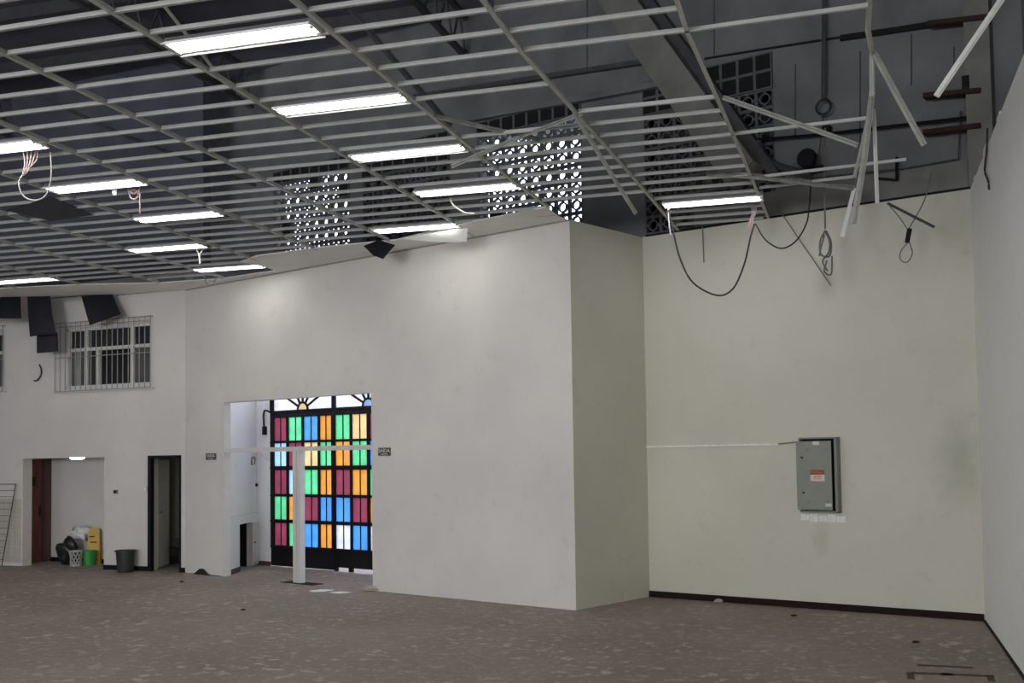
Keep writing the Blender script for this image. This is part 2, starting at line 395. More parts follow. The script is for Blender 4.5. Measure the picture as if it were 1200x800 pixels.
for a, b, kind, lab, extra in panels:
    p = empty('breeze_block_vent', FB.pt((a+b)/2, ZB, -.16), 0)
    tag(p, lab, 'vent')
    inv = PARINV[p.name]
    for i in range(8):
        for j in range(9):
            top = j == 8
            me = blind if (top and kind == 'lit') or (kind == 'dark' and j >= 7) else bme
            if kind == 'lit' and random.random() < .04: me = blind
            o = bpy.data.objects.new('block', me); COL.objects.link(o)
            o.location = FB.pt(a+BW*(i+.5)+.001, ZB+BW*(j+.5), -.09); o.rotation_euler = (0, 0, ang)
            o.parent = p; o.matrix_parent_inverse = inv
# mouldings and slanting beam on the upper wall
def fline(F, pts, off, th, dp):  # bars along a list of pixels on a plane
    mb = MB(); P = [F.pt(*F.px(u, v, off), off) for u, v in pts]
    for p, q in zip(P, P[1:]): mb.bar(p, q, dp, th)
    return mb
beam = MB()
P1, P2 = FB.px(722, -5, .25), FB.px(872, 205, .25)
bd = Vector((P2[0]-P1[0], P2[1]-P1[1])).normalized(); nn = Vector((-bd.y, bd.x))*.23
q1 = Vector(P1)-bd*1.5; q2 = Vector(P2)
beam.slab([FB.pt(*(q1+nn), -.02), FB.pt(*(q1-nn), -.02), FB.pt(*(q2-nn), -.02), FB.pt(*(q2+nn), -.02)], FB.n*.42)
struct(beam.build('trim_2', M['concrete_lt']), 'wide slanting pale concrete beam across the upper wall', 'beam')
q1 = Vector(P1)-bd*1.5-nn*1.3; q2 = Vector(P2)+bd*.3-nn*1.3
db = MB().slab([FB.pt(*(q1+nn*.28), -.02), FB.pt(*(q1-nn*.28), -.02), FB.pt(*(q2-nn*.28), -.02), FB.pt(*(q2+nn*.28), -.02)], FB.n*.2)  # dark bar stands in for the beam's shadow side
struct(db.build('trim_3', M['steel']), 'dark bar standing in for the shadow side of the slanting beam', 'beam')
struct(fline(FB, [(440, 121), (680, 84), (780, 69)], .0, .07, .1).build('trim_4', M['steel']), 'upper dark ledge on the render wall', 'ledge')
struct(fline(FB, [(545, 141), (680, 117), (798, 95)], .0, .09, .16).build('trim_5', M['concrete']), 'lower ledge over the vents', 'ledge')
struct(fline(FB, [(826, 69), (900, 57), (985, 44)], -.03, .02, .05).build('trim_6', M['void']), 'thin dark joint line on the render wall', 'joint')
struct(fline(FB, [(985, 45), (1040, 37), (1105, 27)], -.02, .07, .06).build('trim_7', M['void']), 'ragged dark joint on the render wall', 'joint')
# faint board joints
for k, (u, v0, v1) in enumerate([(837, -20, 64), (932, 75, 160), (1008, 60, 195), (688, -20, 84), (1068, 40, 100), (1118, 55, 90)]):
    struct(fline(FB, [(u, v0), (u, v1)], -.035, .012, .012).build('trim_%d' % (8+k), M['steel']))
# pale band right above the back wall and dark joint between
struct(MB().fbox(FB, .02, 3.6, HC+.03, HC+.36, -.03, -.005).build('trim_14', M['concrete_lt']), 'pale strip of render just above the back wall', 'render')
struct(MB().fbox(FB, 0, 4.35, HC-.0, HC+.028, -.02, .012).build('trim_15', M['void']), 'dark joint line along the back wall top', 'joint')

# --- left wall with openings
fs = lambda u, v=600: FL.px(u, v)[0]
fz = lambda u, v: FL.px(u, v)[1]
d1 = (fs(122), fs(26.5), -1, 2.08); d2 = (fs(211.3), fs(174.8), -1, 2.08)
wn1 = (fs(177, 420), fs(75.5, 420), (fz(75, 454)+fz(177, 453))/2, (fz(75, 384)+fz(177, 378))/2); wn2 = (fs(4.5, 420), fs(-80, 420), fz(4, 456), fz(5, 388))
ZW = 5.42
w = wall_holes(MB(), FL, 0, 7.5*K, 0, ZW, [d1, d2, wn1, wn2], -.22, 0)
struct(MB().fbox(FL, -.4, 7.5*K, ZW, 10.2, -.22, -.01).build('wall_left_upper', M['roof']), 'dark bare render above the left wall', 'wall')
wl = struct(w.build('wall_left', M['paint']), 'white painted left wall with barred window and two doorways', 'wall')
# closed panels behind the windows
for (s0, s1, z0, z1) in (wn1, wn2):
    pass
# --- right wall, lining stops at the old ceiling line; rough wall and column set back above
w = MB(); s = 0.0
w.fbox(FR, -.02, 24, 0, HC, -.15, 0)
for k in range(26):   # ragged broken top edge
    a = k*.42; hgt = random.uniform(.02, .14)
    w.fbox(FR, a, a+random.uniform(.25, .42), HC, HC+hgt*(.3 if k % 3 else 1), -.12, -.02)
wr = struct(w.build('wall_right', M['paint_cool']), 'smooth white right wall with ragged broken top edge', 'wall')
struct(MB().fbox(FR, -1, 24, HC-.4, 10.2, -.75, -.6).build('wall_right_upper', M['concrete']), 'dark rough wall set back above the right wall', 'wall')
c = MB().hexa([FB.pt(-.3, HC, -.04), FB.pt(-.02, HC, -.04), FB.pt(-.02, HC, .16), FB.pt(-.3, HC, .16), FB.pt(-.3, 10, -.04), FB.pt(-.02, 10, -.04), FB.pt(-.02, 10, .16), FB.pt(-.3, 10, .16)])
struct(c.build('trim_16', M['concrete_lt']), 'pale grey column in the upper right corner', 'column')
# --- front wall pieces around the gate, vestibule
GW = 2.735*K
w = MB().fbox(FG, -.45*K, -.035, 0, 5.05, -.2, .02).fbox(FG, GW+.03, GW+.25, 0, 5.05, -.2, .02).fbox(FG, GW+.25, GW+2.2, 3.4, 5.05, -.2, .02).fbox(FG, GW+2.2, 9, 0, 5.05, -.2, .02).fbox(FG, -.035, GW+.03, 4.85, 5.05, -.2, .02)  # unseen openings beside and above the gate, added to let in sky light
struct(w.build('wall_front', M['paint_lit']), 'white outer wall around the coloured glass gate', 'wall')
Ein = FP.pt(OPL, 0, -.15); vb = FG.pt(-.36*K, 0, .02)
FV = Frame((Ein.x-.02, Ein.y+.02), (vb.x, vb.y)); FV.n = Vector((FV.d.y, -FV.d.x, 0))
LV = (Vector((vb.x, vb.y))-Vector((Ein.x, Ein.y))).length
cs0, _ = FV.px(281, 640); cs1, _ = FV.px(296.5, 640)
_, ctop = FV.px(288, 613)
w = wall_holes(MB(), FV, 0, LV+.1, 0, 4.9, [(cs0, cs1, -1, ctop)], -.12, 0)
struct(w.build('wall_vestibule', M['paint_lit']), 'white side wall of the entrance vestibule', 'wall')
struct(MB().fbox(FV, cs0-.1, cs1+.1, 0, ctop+.1, -.6, -.5).fbox(FV, cs0-.12, cs0-.02, 0, ctop+.1, -.6, -.12).fbox(FV, cs1+.02, cs1+.12, 0, ctop+.1, -.6, -.12).fbox(FV, cs0-.12, cs1+.12, ctop+.0, ctop+.1, -.6, -.12).build('trim_17', M['void']), 'dark recess behind the small hatch', 'recess')
# vestibule ceiling
e0 = FP.pt(OPL-.5, 4.9, -.15); e1 = FP.pt(OPR+2.2, 4.9, -.15); g1 = FG.pt(GW+2.4, 4.9, .02); g0 = FG.pt(-.6, 4.9, .02)
struct(MB().slab([e0, e1, g1, g0], (0, 0, .1)).build('ceiling_vestibule', M['gypsum']), 'white vestibule ceiling', 'ceiling')
vr = Frame((e1.x, e1.y), (g1.x, g1.y))
struct(MB().fbox(vr, 0, (Vector((g1.x, g1.y))-Vector((e1.x, e1.y))).length, 0, 4.9, 0, .1).build('wall_vestibule_right', M['paint']), 'hidden right wall of the vestibule', 'wall')
# --- unseen enclosure
Lend = FL.pt(7.5*K, 0)
FF = Frame((Lend.x, Lend.y), (Lend.x-7.5, Lend.y-22.6)); FF.n = Vector((-FF.d.y, FF.d.x, 0))
if FF.n.x < 0: FF.n = -FF.n
struct(MB().fbox(FF, -.2, 27.5, 0, 5.2, -.2, 0).build('wall_far_left', M['paint']))
struct(MB().fbox(FF, -.2, 27.5, 5.2, 10.2, -.2, 0).build('wall_far_left_upper', M['roof']))
struct(MB().box(-22, 6, -8.2, -8, 0, 2.3).box(-22, 6, -8.2, -8, 4.9, 5.2).box(-22, -12.1, -8.2, -8, 2.3, 4.9).box(-5.9, -2.6, -8.2, -8, 2.3, 4.9).box(3.6, 6, -8.2, -8, 2.3, 4.9).build('wall_rear', M['paint']))  # openings invented for the added rear area lights
struct(MB().box(-22, 6, -8.2, -8, 5.2, 10.2).build('wall_rear_upper', M['concrete']))
# --- roof with purlins and trusses
roof = struct(MB().box(-24, 14, -9, 24.5, 9.35, 9.5).build('roof', M['roof']), 'dark corrugated roof underside', 'roof')
g = .283448; E1 = Vector((math.cos(g), -math.sin(g), 0)); E2 = Vector((math.sin(g), math.cos(g), 0)); G0 = Vector((-3.8059, 7.9478, 0)); CB = .39194
def gp(a, b, z=HC): return G0+E1*1.25*a+E2*CB*b+Vector((0, 0, z))
def gab(P): d = Vector((P[0], P[1], 0))-G0; return d.dot(E1)/1.25, d.dot(E2)/CB
for b in range(-6, 34, 5):
    struct(MB().bar(gp(-11, b, 9.25), gp(7 if b < 22 else 2, b, 9.25), .1, .2).build('purlin', M['steel'], roof))
for a in (-7.5, -3.2, .4):
    t = MB(); b0, b1 = -12, 27 - max(0, a)*3; n = 24
    lo = [gp(a, b0+(b1-b0)*k/n, 8.45) for k in range(n+1)]; hi = [gp(a, b0+(b1-b0)*(k+.5)/n, 9.1) for k in range(n)]
    t.bar(lo[0], lo[-1], .09, .07); t.bar(hi[0], hi[-1], .09, .07)
    for k in range(n): t.bar(lo[k], hi[k], .03, .03); t.bar(hi[k], lo[k+1], .03, .03)
    struct(t.build('roof_truss', M['steel'], roof))

# ================================================================ HUNG CEILING
ceil = empty('ceiling', gp(0, 0)); struct(ceil, 'stripped hung ceiling of bare grey metal tees without panels', 'ceiling')
CI = PARINV[ceil.name]
def tee(mb, P, Q, w=.032, h=.038):
    P = Vector(P); Q = Vector(Q); u = Vector((0, 0, 1))
    mb.bar(P, Q, w, .005); mb.bar(P+u*h/2, Q+u*h/2, .006, h); return mb
ends = {5: None, 4: [(4, -6), (4.0, 3), (4.07, 8), (4.12, 12), (4.22, 20.8)], 3: [(3, -6), (2.99, 3), (3.02, 5.2), (3.12, 12), (3.22, 20.8)],
        2: [(2, -6), (2.03, 4), (2.05, 10), (2.13, 16.0)], 1: [(1, -8), (1, 19.7)], 0: [(0, -8), (0, 19.0)], -1: [(-1, -8), (-1, 19.6)], -2: [(-2, -8), (-2, 20.7)],
        -3: [(-3, -6), (-3.1, 24.0)], -4: [(-4, -5), (-4.1, 23.9)], -5: [(-5, -4), (-5.2, 23.1)], -6: [(-6, -2), (-6.2, 23)], -7: [(-7, 2), (-7.2, 23)], -8: [(-8, 6), (-8.1, 23)]}
def tee_a(i, b):
    P = ends.get(i)
    if not P: return i
    for (a0, b0), (a1, b1) in zip(P, P[1:]):
        if b <= b1: return a0+(a1-a0)*(b-b0)/(b1-b0)
    return P[-1][0]
for i, P in ends.items():
    if not P: continue
    mb = MB()
    for p, q in zip(P, P[1:]): tee(mb, gp(*p), gp(*q), .036, .042)
    mb.build('main_tee', M['grid'], ceil)
cross = tee(MB(), (-.605, 0, 0), (.605, 0, 0), .030, .036).mesh('cross_tee', M['grid'])
inner_end = {3: 20, 2: 15, 1: 18, 0: 17, -1: 18, -2: 19, -3: 21, -4: 23, -5: 22, -6: 22, -7: 22, -8: 22}
skip = {(3, 4), (3, 5), (3, 6), (2, 6), (2, 7), (3, 17), (-3, 22)}
def visible(P):
    d = P-Vector((0, 0, EYE)); yy = d.y*cp+d.z*sp; up = -d.y*sp+d.z*cp
    u = PCX+FOC*d.x/yy; v = PCY-FOC*up/yy
    return -220 < u < 1300 and v > -140
for i in range(-8, 4):
    for j in range(-10, inner_end[i]+1):
        if (i, j) in skip: continue
        mid = gp(i+.5, j)
        if mid.y < 3 or not visible(mid): continue
        a0, a1 = tee_a(i, j), tee_a(i+1, j)
        P, Q = gp(a0, j), gp(a1, j)
        o = bpy.data.objects.new('cross_tee', cross); COL.objects.link(o)
        o.location = (P+Q)/2+Vector((0, 0, .004)); d = Q-P; o.rotation_euler = (0, random.uniform(-.004, .004), math.atan2(d.y, d.x))
        o.scale = (d.length/1.25, 1, 1); o.parent = ceil; o.matrix_parent_inverse = CI
# few tees that still reach the broken main tee on the right
for p, q in (((800, 38), (1017, 8)), ((800, 165), (1015, 140)), ((893, 208), (1062, 188)), ((890, 221), (1000, 208))):
    tee(MB(), at_z(*p, HC), at_z(*q, HC), .03, .03).build('cross_tee', M['grid'], ceil)
# gypsum border left along the walls
cp_ = lambda L: [at_z(u, v, HC) for u, v in L]
bo = MB().slab(cp_([(-90, 350), (0, 348), (147, 344.5), (218, 339.5), (330, 319.5), (440, 299), (560, 277), (664, 257.5), (656, 255), (640, 243), (545, 261.5), (465, 281), (375, 290), (300, 300), (282, 307), (306, 311), (323, 317), (255, 327), (184, 331.5), (90, 333.5), (0, 338), (-90, 341)]), (0, 0, .014))
bo.build('border_panel', M['gypsum'], ceil)
MB().slab(cp_([(750, 281), (762, 283.3), (840, 269), (838, 265.5), (800, 272), (752, 279)]), (0, 0, .014)).build('border_panel', M['gypsum'], ceil)
MB().slab(cp_([(8, 247), (60, 231), (108, 252), (60, 259)]), (0, 0, .012)).build('ceiling_panel', M['navy'], ceil)['label'] = 'dark navy panel still lying in the grid'

# ================================================================ LIGHTS
def fixture(a, b, lab, cool=False, rz=0.0, loc=None):
    P0 = loc or gp(a+.5, b, HC-.004)
    t = empty('fluorescent_fixture', P0, -g+rz); tag(t, lab, 'ceiling light', 'fluorescent fixtures in the ceiling grid')
    R = Matrix.Translation(P0) @ Matrix.Rotation(-g+rz, 4, 'Z')
    W, w2, Lh, h = .125, .07, .605, .07
    def T(L): return [R @ Vector(p) for p in L]
    hs = MB()   # tray open at the bottom
    hs.add(T([(-Lh, -W, .0), (Lh, -W, .0), (Lh, -w2, h), (-Lh, -w2, h), (-Lh, W, .0), (Lh, W, .0), (Lh, w2, h), (-Lh, w2, h)]), [(0, 1, 2, 3), (4, 7, 6, 5), (3, 2, 6, 7), (0, 3, 7, 4), (1, 5, 6, 2)])
    hs.hexa(T([(-Lh, -W-.012, -.004), (Lh, -W-.012, -.004), (Lh, -W, -.004), (-Lh, -W, -.004), (-Lh, -W-.012, .012), (Lh, -W-.012, .012), (Lh, -W, .012), (-Lh, -W, .012)]))
    hs.hexa(T([(-Lh, W, -.004), (Lh, W, -.004), (Lh, W+.012, -.004), (-Lh, W+.012, -.004), (-Lh, W, .012), (Lh, W, .012), (Lh, W+.012, .012), (-Lh, W+.012, .012)]))
    hs.build('reflector_tray', M['tray'], t)
    for y in (-.06, .06):
        MB().tube(T([(-.575, y, .016), (-.3, y, .016), (.3, y, .016), (.575, y, .016)]), .019, 8).build('tube', M['tube_cool' if cool else 'tube'], t, smooth=True)
        for x in (-.585, .585):
            MB().hexa(T([(x-.012, y-.02, -.002), (x+.012, y-.02, -.002), (x+.012, y+.02, -.002), (x-.012, y+.02, -.002), (x-.012, y-.02, .06), (x+.012, y-.02, .06), (x+.012, y+.02, .06), (x-.012, y+.02, .06)])).build('socket', M['tray'], t)
    return t
fixture(.98, .75, 'lit fluorescent fixture nearest the camera, largest, at the top of the diagonal row of five')
fixture(1.02, 4.75, 'second lit fluorescent fixture from the top in the diagonal row of five')
fixture(1.02, 8.75, 'lit fluorescent fixture third in the diagonal row, beside two crossed loose tees')
fixture(1.08, 12.85, 'lit fluorescent fixture fourth in the diagonal row, overlapping the daylit vent')
fixture(.04, 17.3, 'lit fluorescent fixture at the border with a white sheet sagging beneath it')
fixture(-2.02, 8.9, 'lit fluorescent fixture with a looped pink wire and white tag hanging from it')
fixture(-2.04, 13.05, 'lit fluorescent fixture at left, between the pink looped one and the two by the border')
fixture(-3.08, 17.35, 'lit fluorescent fixture with short white wires dangling over the border one')
fixture(-3.12, 21.85, 'lit fluorescent fixture set in the white border above the left end of the partition')
fixture(-6.17, 21.4, 'lit fluorescent fixture at the far left, just above the black hanging sheets')
fixture(-2.06, 5.0, 'lit fluorescent fixture cut by the left edge, tangle of pale wires below it')
fixture(3.22, 16.85, 'bluish lit fluorescent fixture alone at right, hanging by the back wall with cables looping down', True)
pe = gab(at_z(1062, -4, HC)); fixture(pe[0]-1.0, pe[1]-1.6, 'lit fluorescent fixture just above the top edge beside the broken main tee')
for kk in (.8, 2.3):  # extra unseen fixtures, added to brighten the vestibule
    for oo in (.5, 1.3):
        fixture(0, 0, 'added fill fixture on the vestibule ceiling, unseen above the partition opening', True, -.36, FG.pt(kk, 4.82, oo))
# fixtures of the same rows outside the frame (behind and beside the camera)
for a, b in ((1, -4), (1, -9), (1, -14), (-2, .8), (-2, -4), (-2, -10), (-5, 4.8), (-5, -3), (-5, 13), (-5, -12), (4, -3), (4, -9), (4, -15), (1, -20), (-2, -18), (-8, 9), (-8, 17), (-8, 1), (4, -22), (5.2, -9), (5.2, -15), (5.2, -21)):
    fixture(a, b, 'lit fluorescent fixture of the rows continuing outside the photograph')

# ================================================================ LOOSE METAL
def loose(name, pts, w, lab, m='grid', teeish=True, cat='metal strip'):
    P = [at_y(*p) if len(p) == 3 else at_z(*p, HC) for p in pts]; mb = MB()
    for p, q in zip(P, P[1:]):
        mb.bar(p, q, w, .006, up=(0, 1, 0)); mb.bar(p, q, .006, w*.9, up=(0, 1, 0)) if teeish else None
    o = mb.build(name, M[m]); tag(o, lab, cat); return o
dm = depth_c(512, 138)
loose('loose_tee', [(508, 136, dm), (640, 165, dm+.9)], .045, 'bent loose ceiling tee sloping down right, crossing another over the daylit vent', 'grid_dirty')
loose('loose_tee', [(682, 133, depth_c(682, 133)), (610, 160, dm+.6), (529, 195, dm+.6)], .04, 'loose ceiling tee sloping down left across the daylit vent to the third light', 'grid_dirty')
loose('loose_tee', [(672, 132, depth_c(672, 132)), (745, 250, depth_c(672, 132)+.7)], .04, 'loose tee hanging below the long bent main tee near the daylit vent', 'grid_dirty')
loose('loose_tee', [(847, 114, depth_c(847, 114)), (1005, 170, depth_c(847, 114)-.2)], .045, 'loose tee sloping down right in front of the unlit vent', 'grid_dirty')
dh = depth_c(1020, 60)
loose('broken_main_tee', [(1020, -90, dh-2), (1019, 0, dh-.8), (1017, 35, dh-.4), (1022, 62, dh), (1022, 112, dh+.3)], .045, 'broken main tee kinking down from the ceiling at the right')
dk = dh+.5
loose('hanging_strip', [(1022, 108, dk), (1013, 185, dk), (1000, 262, dk)], .05, 'grey metal strip hanging lowest, leftward lean, under the broken main tee', 'grid_dirty')
loose('hanging_strip', [(1024, 128, dk+.1), (1026, 185, dk+.1), (1028, 238, dk+.1)], .032, 'thin pale metal strip hanging straight under the broken main tee', 'grid')
loose('hanging_strip', [(1021, 120, dk+.2), (1008, 180, dk+.2), (1001, 208, dk+.2)], .03, 'short dull metal strip behind the two hanging from the broken tee', 'grid_dirty')
loose('dangling_tee', [(1023, 60, dh), (1050, 110, dh), (1083, 170, dh)], .05, 'grey tee dangling down right from the kink of the broken main tee', 'grid_dirty')
loose('dangling_tee', [(1180, -10, 6.6), (1097, 113, 6.9)], .04, 'pale tee dangling diagonally in the top right corner by the right wall', 'grid')
dz = depth_c(1000, 219)
loose('pale_angle_strip', [(951, 216, dz), (1001, 220, dz), (987, 277, dz)], .045, 'bright white right angle metal strip hanging in front of the back wall', 'tray', False)
loose('dusty_duct', [(828, 202, depth_c(828, 202)+.2), (890, 207, depth_c(890, 207)), (1000, 220, dz)], .07, 'dusty grey strap running across the tees above the bluish light', 'grid_dirty')
loose('dark_rod', [(1040, 238, 11.6), (1095, 266, 11.6)], .03, 'thin dark rod sloping across the top of the back wall', 'steel')
loose('hanger_strut', [(187, 0, 9.2), (263, 97, 9.9)], .03, 'thin pale hanger strut above the largest light', 'grid_dirty')
loose('hanger_strut', [(33, 107, 16), (150, 160, 17), (300, 217, 18.5)], .06, 'faint grey rail running above the grid at the upper left', 'steel')
loose('hanger_strut', [(410, 10, 14), (528, 148, 15.3)], .09, 'faint grey strut above the grid left of the long bent tee', 'steel')

# sheets hanging from the border
def sheet(name, pts, th, m, lab, cat='sheet', bulge=.015):
    P = [at_y(*p) for p in pts]; c = sum(P, Vector())/len(P)
    mb = MB(); n = len(P); off = Vector((0, th, 0)); nb = Vector((0, -bulge, 0))
    # fan of two rings with a soft bulge so the sheet is not flat
    ring1 = P; ring2 = [c+(p-c)*.5+nb*.7 for p in P]; vs = ring1+ring2+[c+nb]
    fs = [(i, (i+1) % n, n+(i+1) % n, n+i) for i in range(n)]+[(n+i, n+(i+1) % n, 2*n) for i in range(n)]
    k = len(vs); vs2 = [v+off for v in vs]; fs2 = [tuple(reversed([x+k for x in f])) for f in fs]
    mb.add(vs+vs2, fs+fs2+[(i, i+k, (i+1) % n+k, (i+1) % n) for i in range(n)])
    o = mb.build(name, M[m], smooth=True); tag(o, lab, cat); return o
dl = lambda u, v: depth_c(u, v)+.03
y0 = dl(30, 348)
sheet('insulation_sheet', [(-40, 349, y0), (24, 347.5, y0), (24.5, 360, y0-.1), (25, 373, y0-.15), (2, 373, y0-.12), (-40, 370, y0)], .006, 'foil', 'black sheet hanging from the border, cut by the left edge')
sheet('insulation_sheet', [(32, 347.5, y0), (59, 347, y0), (61, 368, y0-.08), (66, 391, y0-.1), (44, 393, y0-.12), (35, 394.5, y0-.1), (33, 370, y0-.05)], .006, 'foil', 'long narrow black sheet hanging between two wider ones')
sheet('insulation_sheet', [(43, 391, y0+.08), (66, 389, y0+.08), (67, 411.5, y0+.1), (43, 413.5, y0+.1)], .05, 'foil', 'small square dark flap below the long narrow sheet', bulge=.01)
y1 = dl(110, 345)
sheet('insulation_sheet', [(95, 346, y1), (131, 343, y1), (137, 357, y1-.1), (141.5, 368, y1-.2), (122, 375, y1-.22), (105, 381, y1-.2), (100, 364, y1-.1)], .006, 'foil', 'tilted black sheet hanging over the barred window')
y2 = dl(440, 290)-.5
sheet('insulation_sheet', [(426, 288, y2), (444, 281, y2), (463, 287, y2), (455, 296, y2-.1), (449, 303.5, y2-.15), (437, 299, y2-.1), (431, 293, y2)], .006, 'foil', 'small curled black flap under the border at the middle of the partition')
y3 = depth_c(540, 266)-.12
sheet('sagging_panel', [(468, 279, y3), (537, 268, y3), (548, 267, y3), (547, 283, y3-.05), (525, 284, y3-.05), (492, 282, y3-.03)], .008, 'gypsum', 'white sheet sagging under the border beside the curled black flap', 'panel', .02)
fl = MB(); P = [at_y(*p) for p in ((58, 349.5, y0), (95, 346.5, y1), (128, 343, y1), (146, 344.5, y1))]
for p, q in zip(P, P[1:]): fl.bar(p, q, .02, .02)
tag(fl.build('batten', M['steel']), 'thin dark batten along the border edge over the hanging sheets', 'batten')

# ================================================================ WIRES
def wire(name, pts, r, m, lab, n=6, cat='cable'):
    P = [at_y(*p) for p in pts]; o = MB().tube(cubic(P, n), r, 5).build(name, M[m], smooth=True); tag(o, lab, cat); return o
d12 = depth_c(785, 243)
wire('cable', [(783, 246, d12), (789, 272, d12), (797, 303, d12), (812, 331, d12), (840, 346, d12), (859, 338, d12), (872, 310, d12), (879, 280, d12), (884, 262, d12)], .012, 'cable', 'long dark cable looping down below the bluish light')
wire('cable', [(885, 262, d12), (897, 281, d12), (915, 291, d12), (932, 283, d12), (944, 264, d12), (948, 246, d12), (951, 208, d12)], .010, 'cable', 'shorter dark cable swinging right from the bluish light')
def bundle(name, paths, r, m, lab):
    mb = MB()
    for pts in paths: mb.tube(cubic([at_y(*p) for p in pts], 5), r, 5)
    o = mb.build(name, M[m], smooth=True); tag(o, lab, 'wires'); return o
bundle('wire_bundle', [[(882+i*2, 240, d12), (883+i*1.5, 249, d12), (880+i*1.2, 257, d12), (879+i*3, 266, d12)] for i in (-1, 0, 1, 2)], .006, 'cable_pink', 'pink and white wires at the right end of the bluish light')
bundle('wire_bundle', [[(783, 246, d12), (786, 236, d12+.1)], [(763, 226, d12), (766, 233, d12), (770, 235, d12)], [(783, 243, d12), (784, 262, d12), (786, 275, d12)]], .010, 'cable_white', 'short white wires at the left end of the bluish light')
db_ = 12.6
bundle('wire_bundle', [[(967, 150, db_), (966, 200, db_), (967, 268, db_)], [(967, 270, db_), (961, 283, db_), (962, 298, db_), (972, 300, db_), (974, 284, db_), (968, 270, db_)], [(967, 272, db_), (972, 282, db_), (971, 296, db_), (964, 306, db_), (970, 318, db_)], [(966, 275, db_), (962, 290, db_), (960, 300, db_)], [(969, 305, db_), (966, 318, db_), (974, 321, db_), (975, 300, db_)]], .011, 'cable_grey', 'brownish wire knot hanging at the top middle of the back wall')
bundle('wire_bundle', [[(1092, 200, 12.3), (1083, 235, 12.3), (1065, 268, 12.3)], [(1040, 238, 12.2), (1055, 256, 12.2), (1064, 270, 12.2)], [(1064, 284, 12.2), (1056, 294, 12.2), (1055, 304, 12.2), (1063, 307, 12.2), (1069, 297, 12.2), (1066, 284, 12.2)]], .007, 'cable_grey', 'thin wires ending in a small loop at the right of the back wall')
tag(MB().tube([at_y(1066, 268, 12.2), at_y(1063, 284, 12.2)], .028, 8).build('connector', M['black']), 'small black connector above the wire loop on the back wall', 'connector')
dL = depth_c(40, 178)
bundle('wire_bundle', [[(27+i*5, 177, dL), (29+i*3, 190, dL), (27+i*1.5, 202, dL), (26, 205, dL)] for i in range(4)]+[[(44, 177, dL), (43, 187, dL), (34, 197, dL), (27, 206, dL)]], .006, 'cable_pink', 'tangle of pinkish wires under the light at the left edge')
wire('cable', [(26, 205, dL), (22, 213, dL), (25, 226, dL), (33, 233, dL), (45, 234, dL), (55, 226, dL), (60, 205, dL), (59, 178, dL)], .007, 'cable_white', 'pale wire loop hanging under the tangle at the left edge')
d6 = depth_c(157, 222)
bundle('wire_bundle', [[(149, 213, d6), (153, 231, d6), (161, 231, d6), (165, 212, d6)], [(152, 223, d6), (157, 227, d6), (163, 222, d6)], [(150, 225, d6), (157, 222, d6), (164, 226, d6)], [(164, 225, d6), (164, 250, d6)]], .009, 'cable_pink', 'looped pink wire hanging from the light left of centre')
o = MB().slab([at_y(130, 214, d6), at_y(138, 213.5, d6), at_y(136, 228, d6), at_y(132, 228, d6)], (0, .01, 0)).build('tag', M['matte_white']); tag(o, 'small white tag hanging beside the looped pink wire', 'tag')
d8 = depth_c(233, 292)
bundle('wire_bundle', [[(230, 292, d8), (233, 298, d8), (234, 309, d8)], [(238, 292, d8), (234, 299, d8), (235, 308, d8)]], .009, 'cable_white', 'short white wires dangling in front of the border light')
wire('cable', [(239, 322, 16), (242, 331, 16), (249, 333, 16), (254, 323, 16)], .008, 'cable_grey', 'small grey wire loop under the border at the left of the partition')
dq = depth_c(527, 232)
wire('cable', [(527, 232, dq), (532, 241, dq), (545, 249, dq), (556, 250, dq)], .010, 'cable_white', 'pale curved wire beside the daylit vent under the fourth light')
s0_, z0_ = FL.px(46, 427)
hk = [FL.pt(*FL.px(u, v, .03), .03) for u, v in ((46, 427), (48, 432), (48, 439), (44, 445), (40, 446))]
tag(MB().tube(cubic(hk, 5), .014, 6).build('wire_hook', M['cable'], smooth=True), 'curved black wire stub poking out of the left wall', 'wire')
o = MB().tube([FB.pt(*FB.px(824, 262), .03), FB.pt(*FB.px(826, 308), .03)], .007, 5).build('cable', M['cable_grey']); tag(o, 'thin grey wire hanging straight at the top left of the back wall', 'cable')
o = MB().tube([FB.pt(*FB.px(910, 240), .05), FB.pt(*FB.px(975, 335), .04)], .006, 5).build('cable', M['cable_grey']); tag(o, 'faint slanting string across the top of the back wall', 'cable')
hk = [FR.pt(*FR.px(u, v, .02), .02) for u, v in ((1157, 150), (1156, 178), (1154, 200), (1158, 212), (1159, 222))]
tag(MB().tube(cubic(hk, 5), .011, 5).build('cable', M['cable']), 'thin dark wire hanging on the right wall near the corner', 'cable')

# ---- fittings on the upper wall
F2 = lambda u, v, o: FB.pt(*FB.px(u, v, o), o)
tag(MB().tube([F2(966, -10, .1), F2(965, 118, .1)], .03, 6).build('conduit', M['steel']), 'dark vertical conduit above the cable ring', 'pipe')
t = MB(); c = F2(965, 125.5, .12); R = .095; ringp = [c+FB.d*R*math.cos(k*math.pi/8)+Vector((0, 0, R*math.sin(k*math.pi/8))) for k in range(17)]
t.tube(ringp, .018, 6, False); t.tube([F2(965, 134, .12), F2(960, 180, .12)], .008, 5)
tag(t.build('cable_ring', M['cable'], smooth=True), 'dark coiled cable ring hanging on the upper wall', 'cable coil')
o = empty('floodlight', F2(949, 190, .1)); tag(o, 'round dark floodlight on a stub under the cable ring', 'lamp')
t = MB(); c = F2(948, 187, .12)
t.tube([c, c+FB.n*.04, c+FB.n*.1, c+FB.n*.12], [.10, .125, .125, .11], 14); t.build('lamp_head', M['black'], o, smooth=True)
MB().fbox(FB, *sorted((FB.px(966, 200, .05)[0], FB.px(940, 200, .05)[0])), FB.px(950, 203, .05)[1], FB.px(950, 196, .05)[1], 0, .1).build('bracket', M['black'], o)
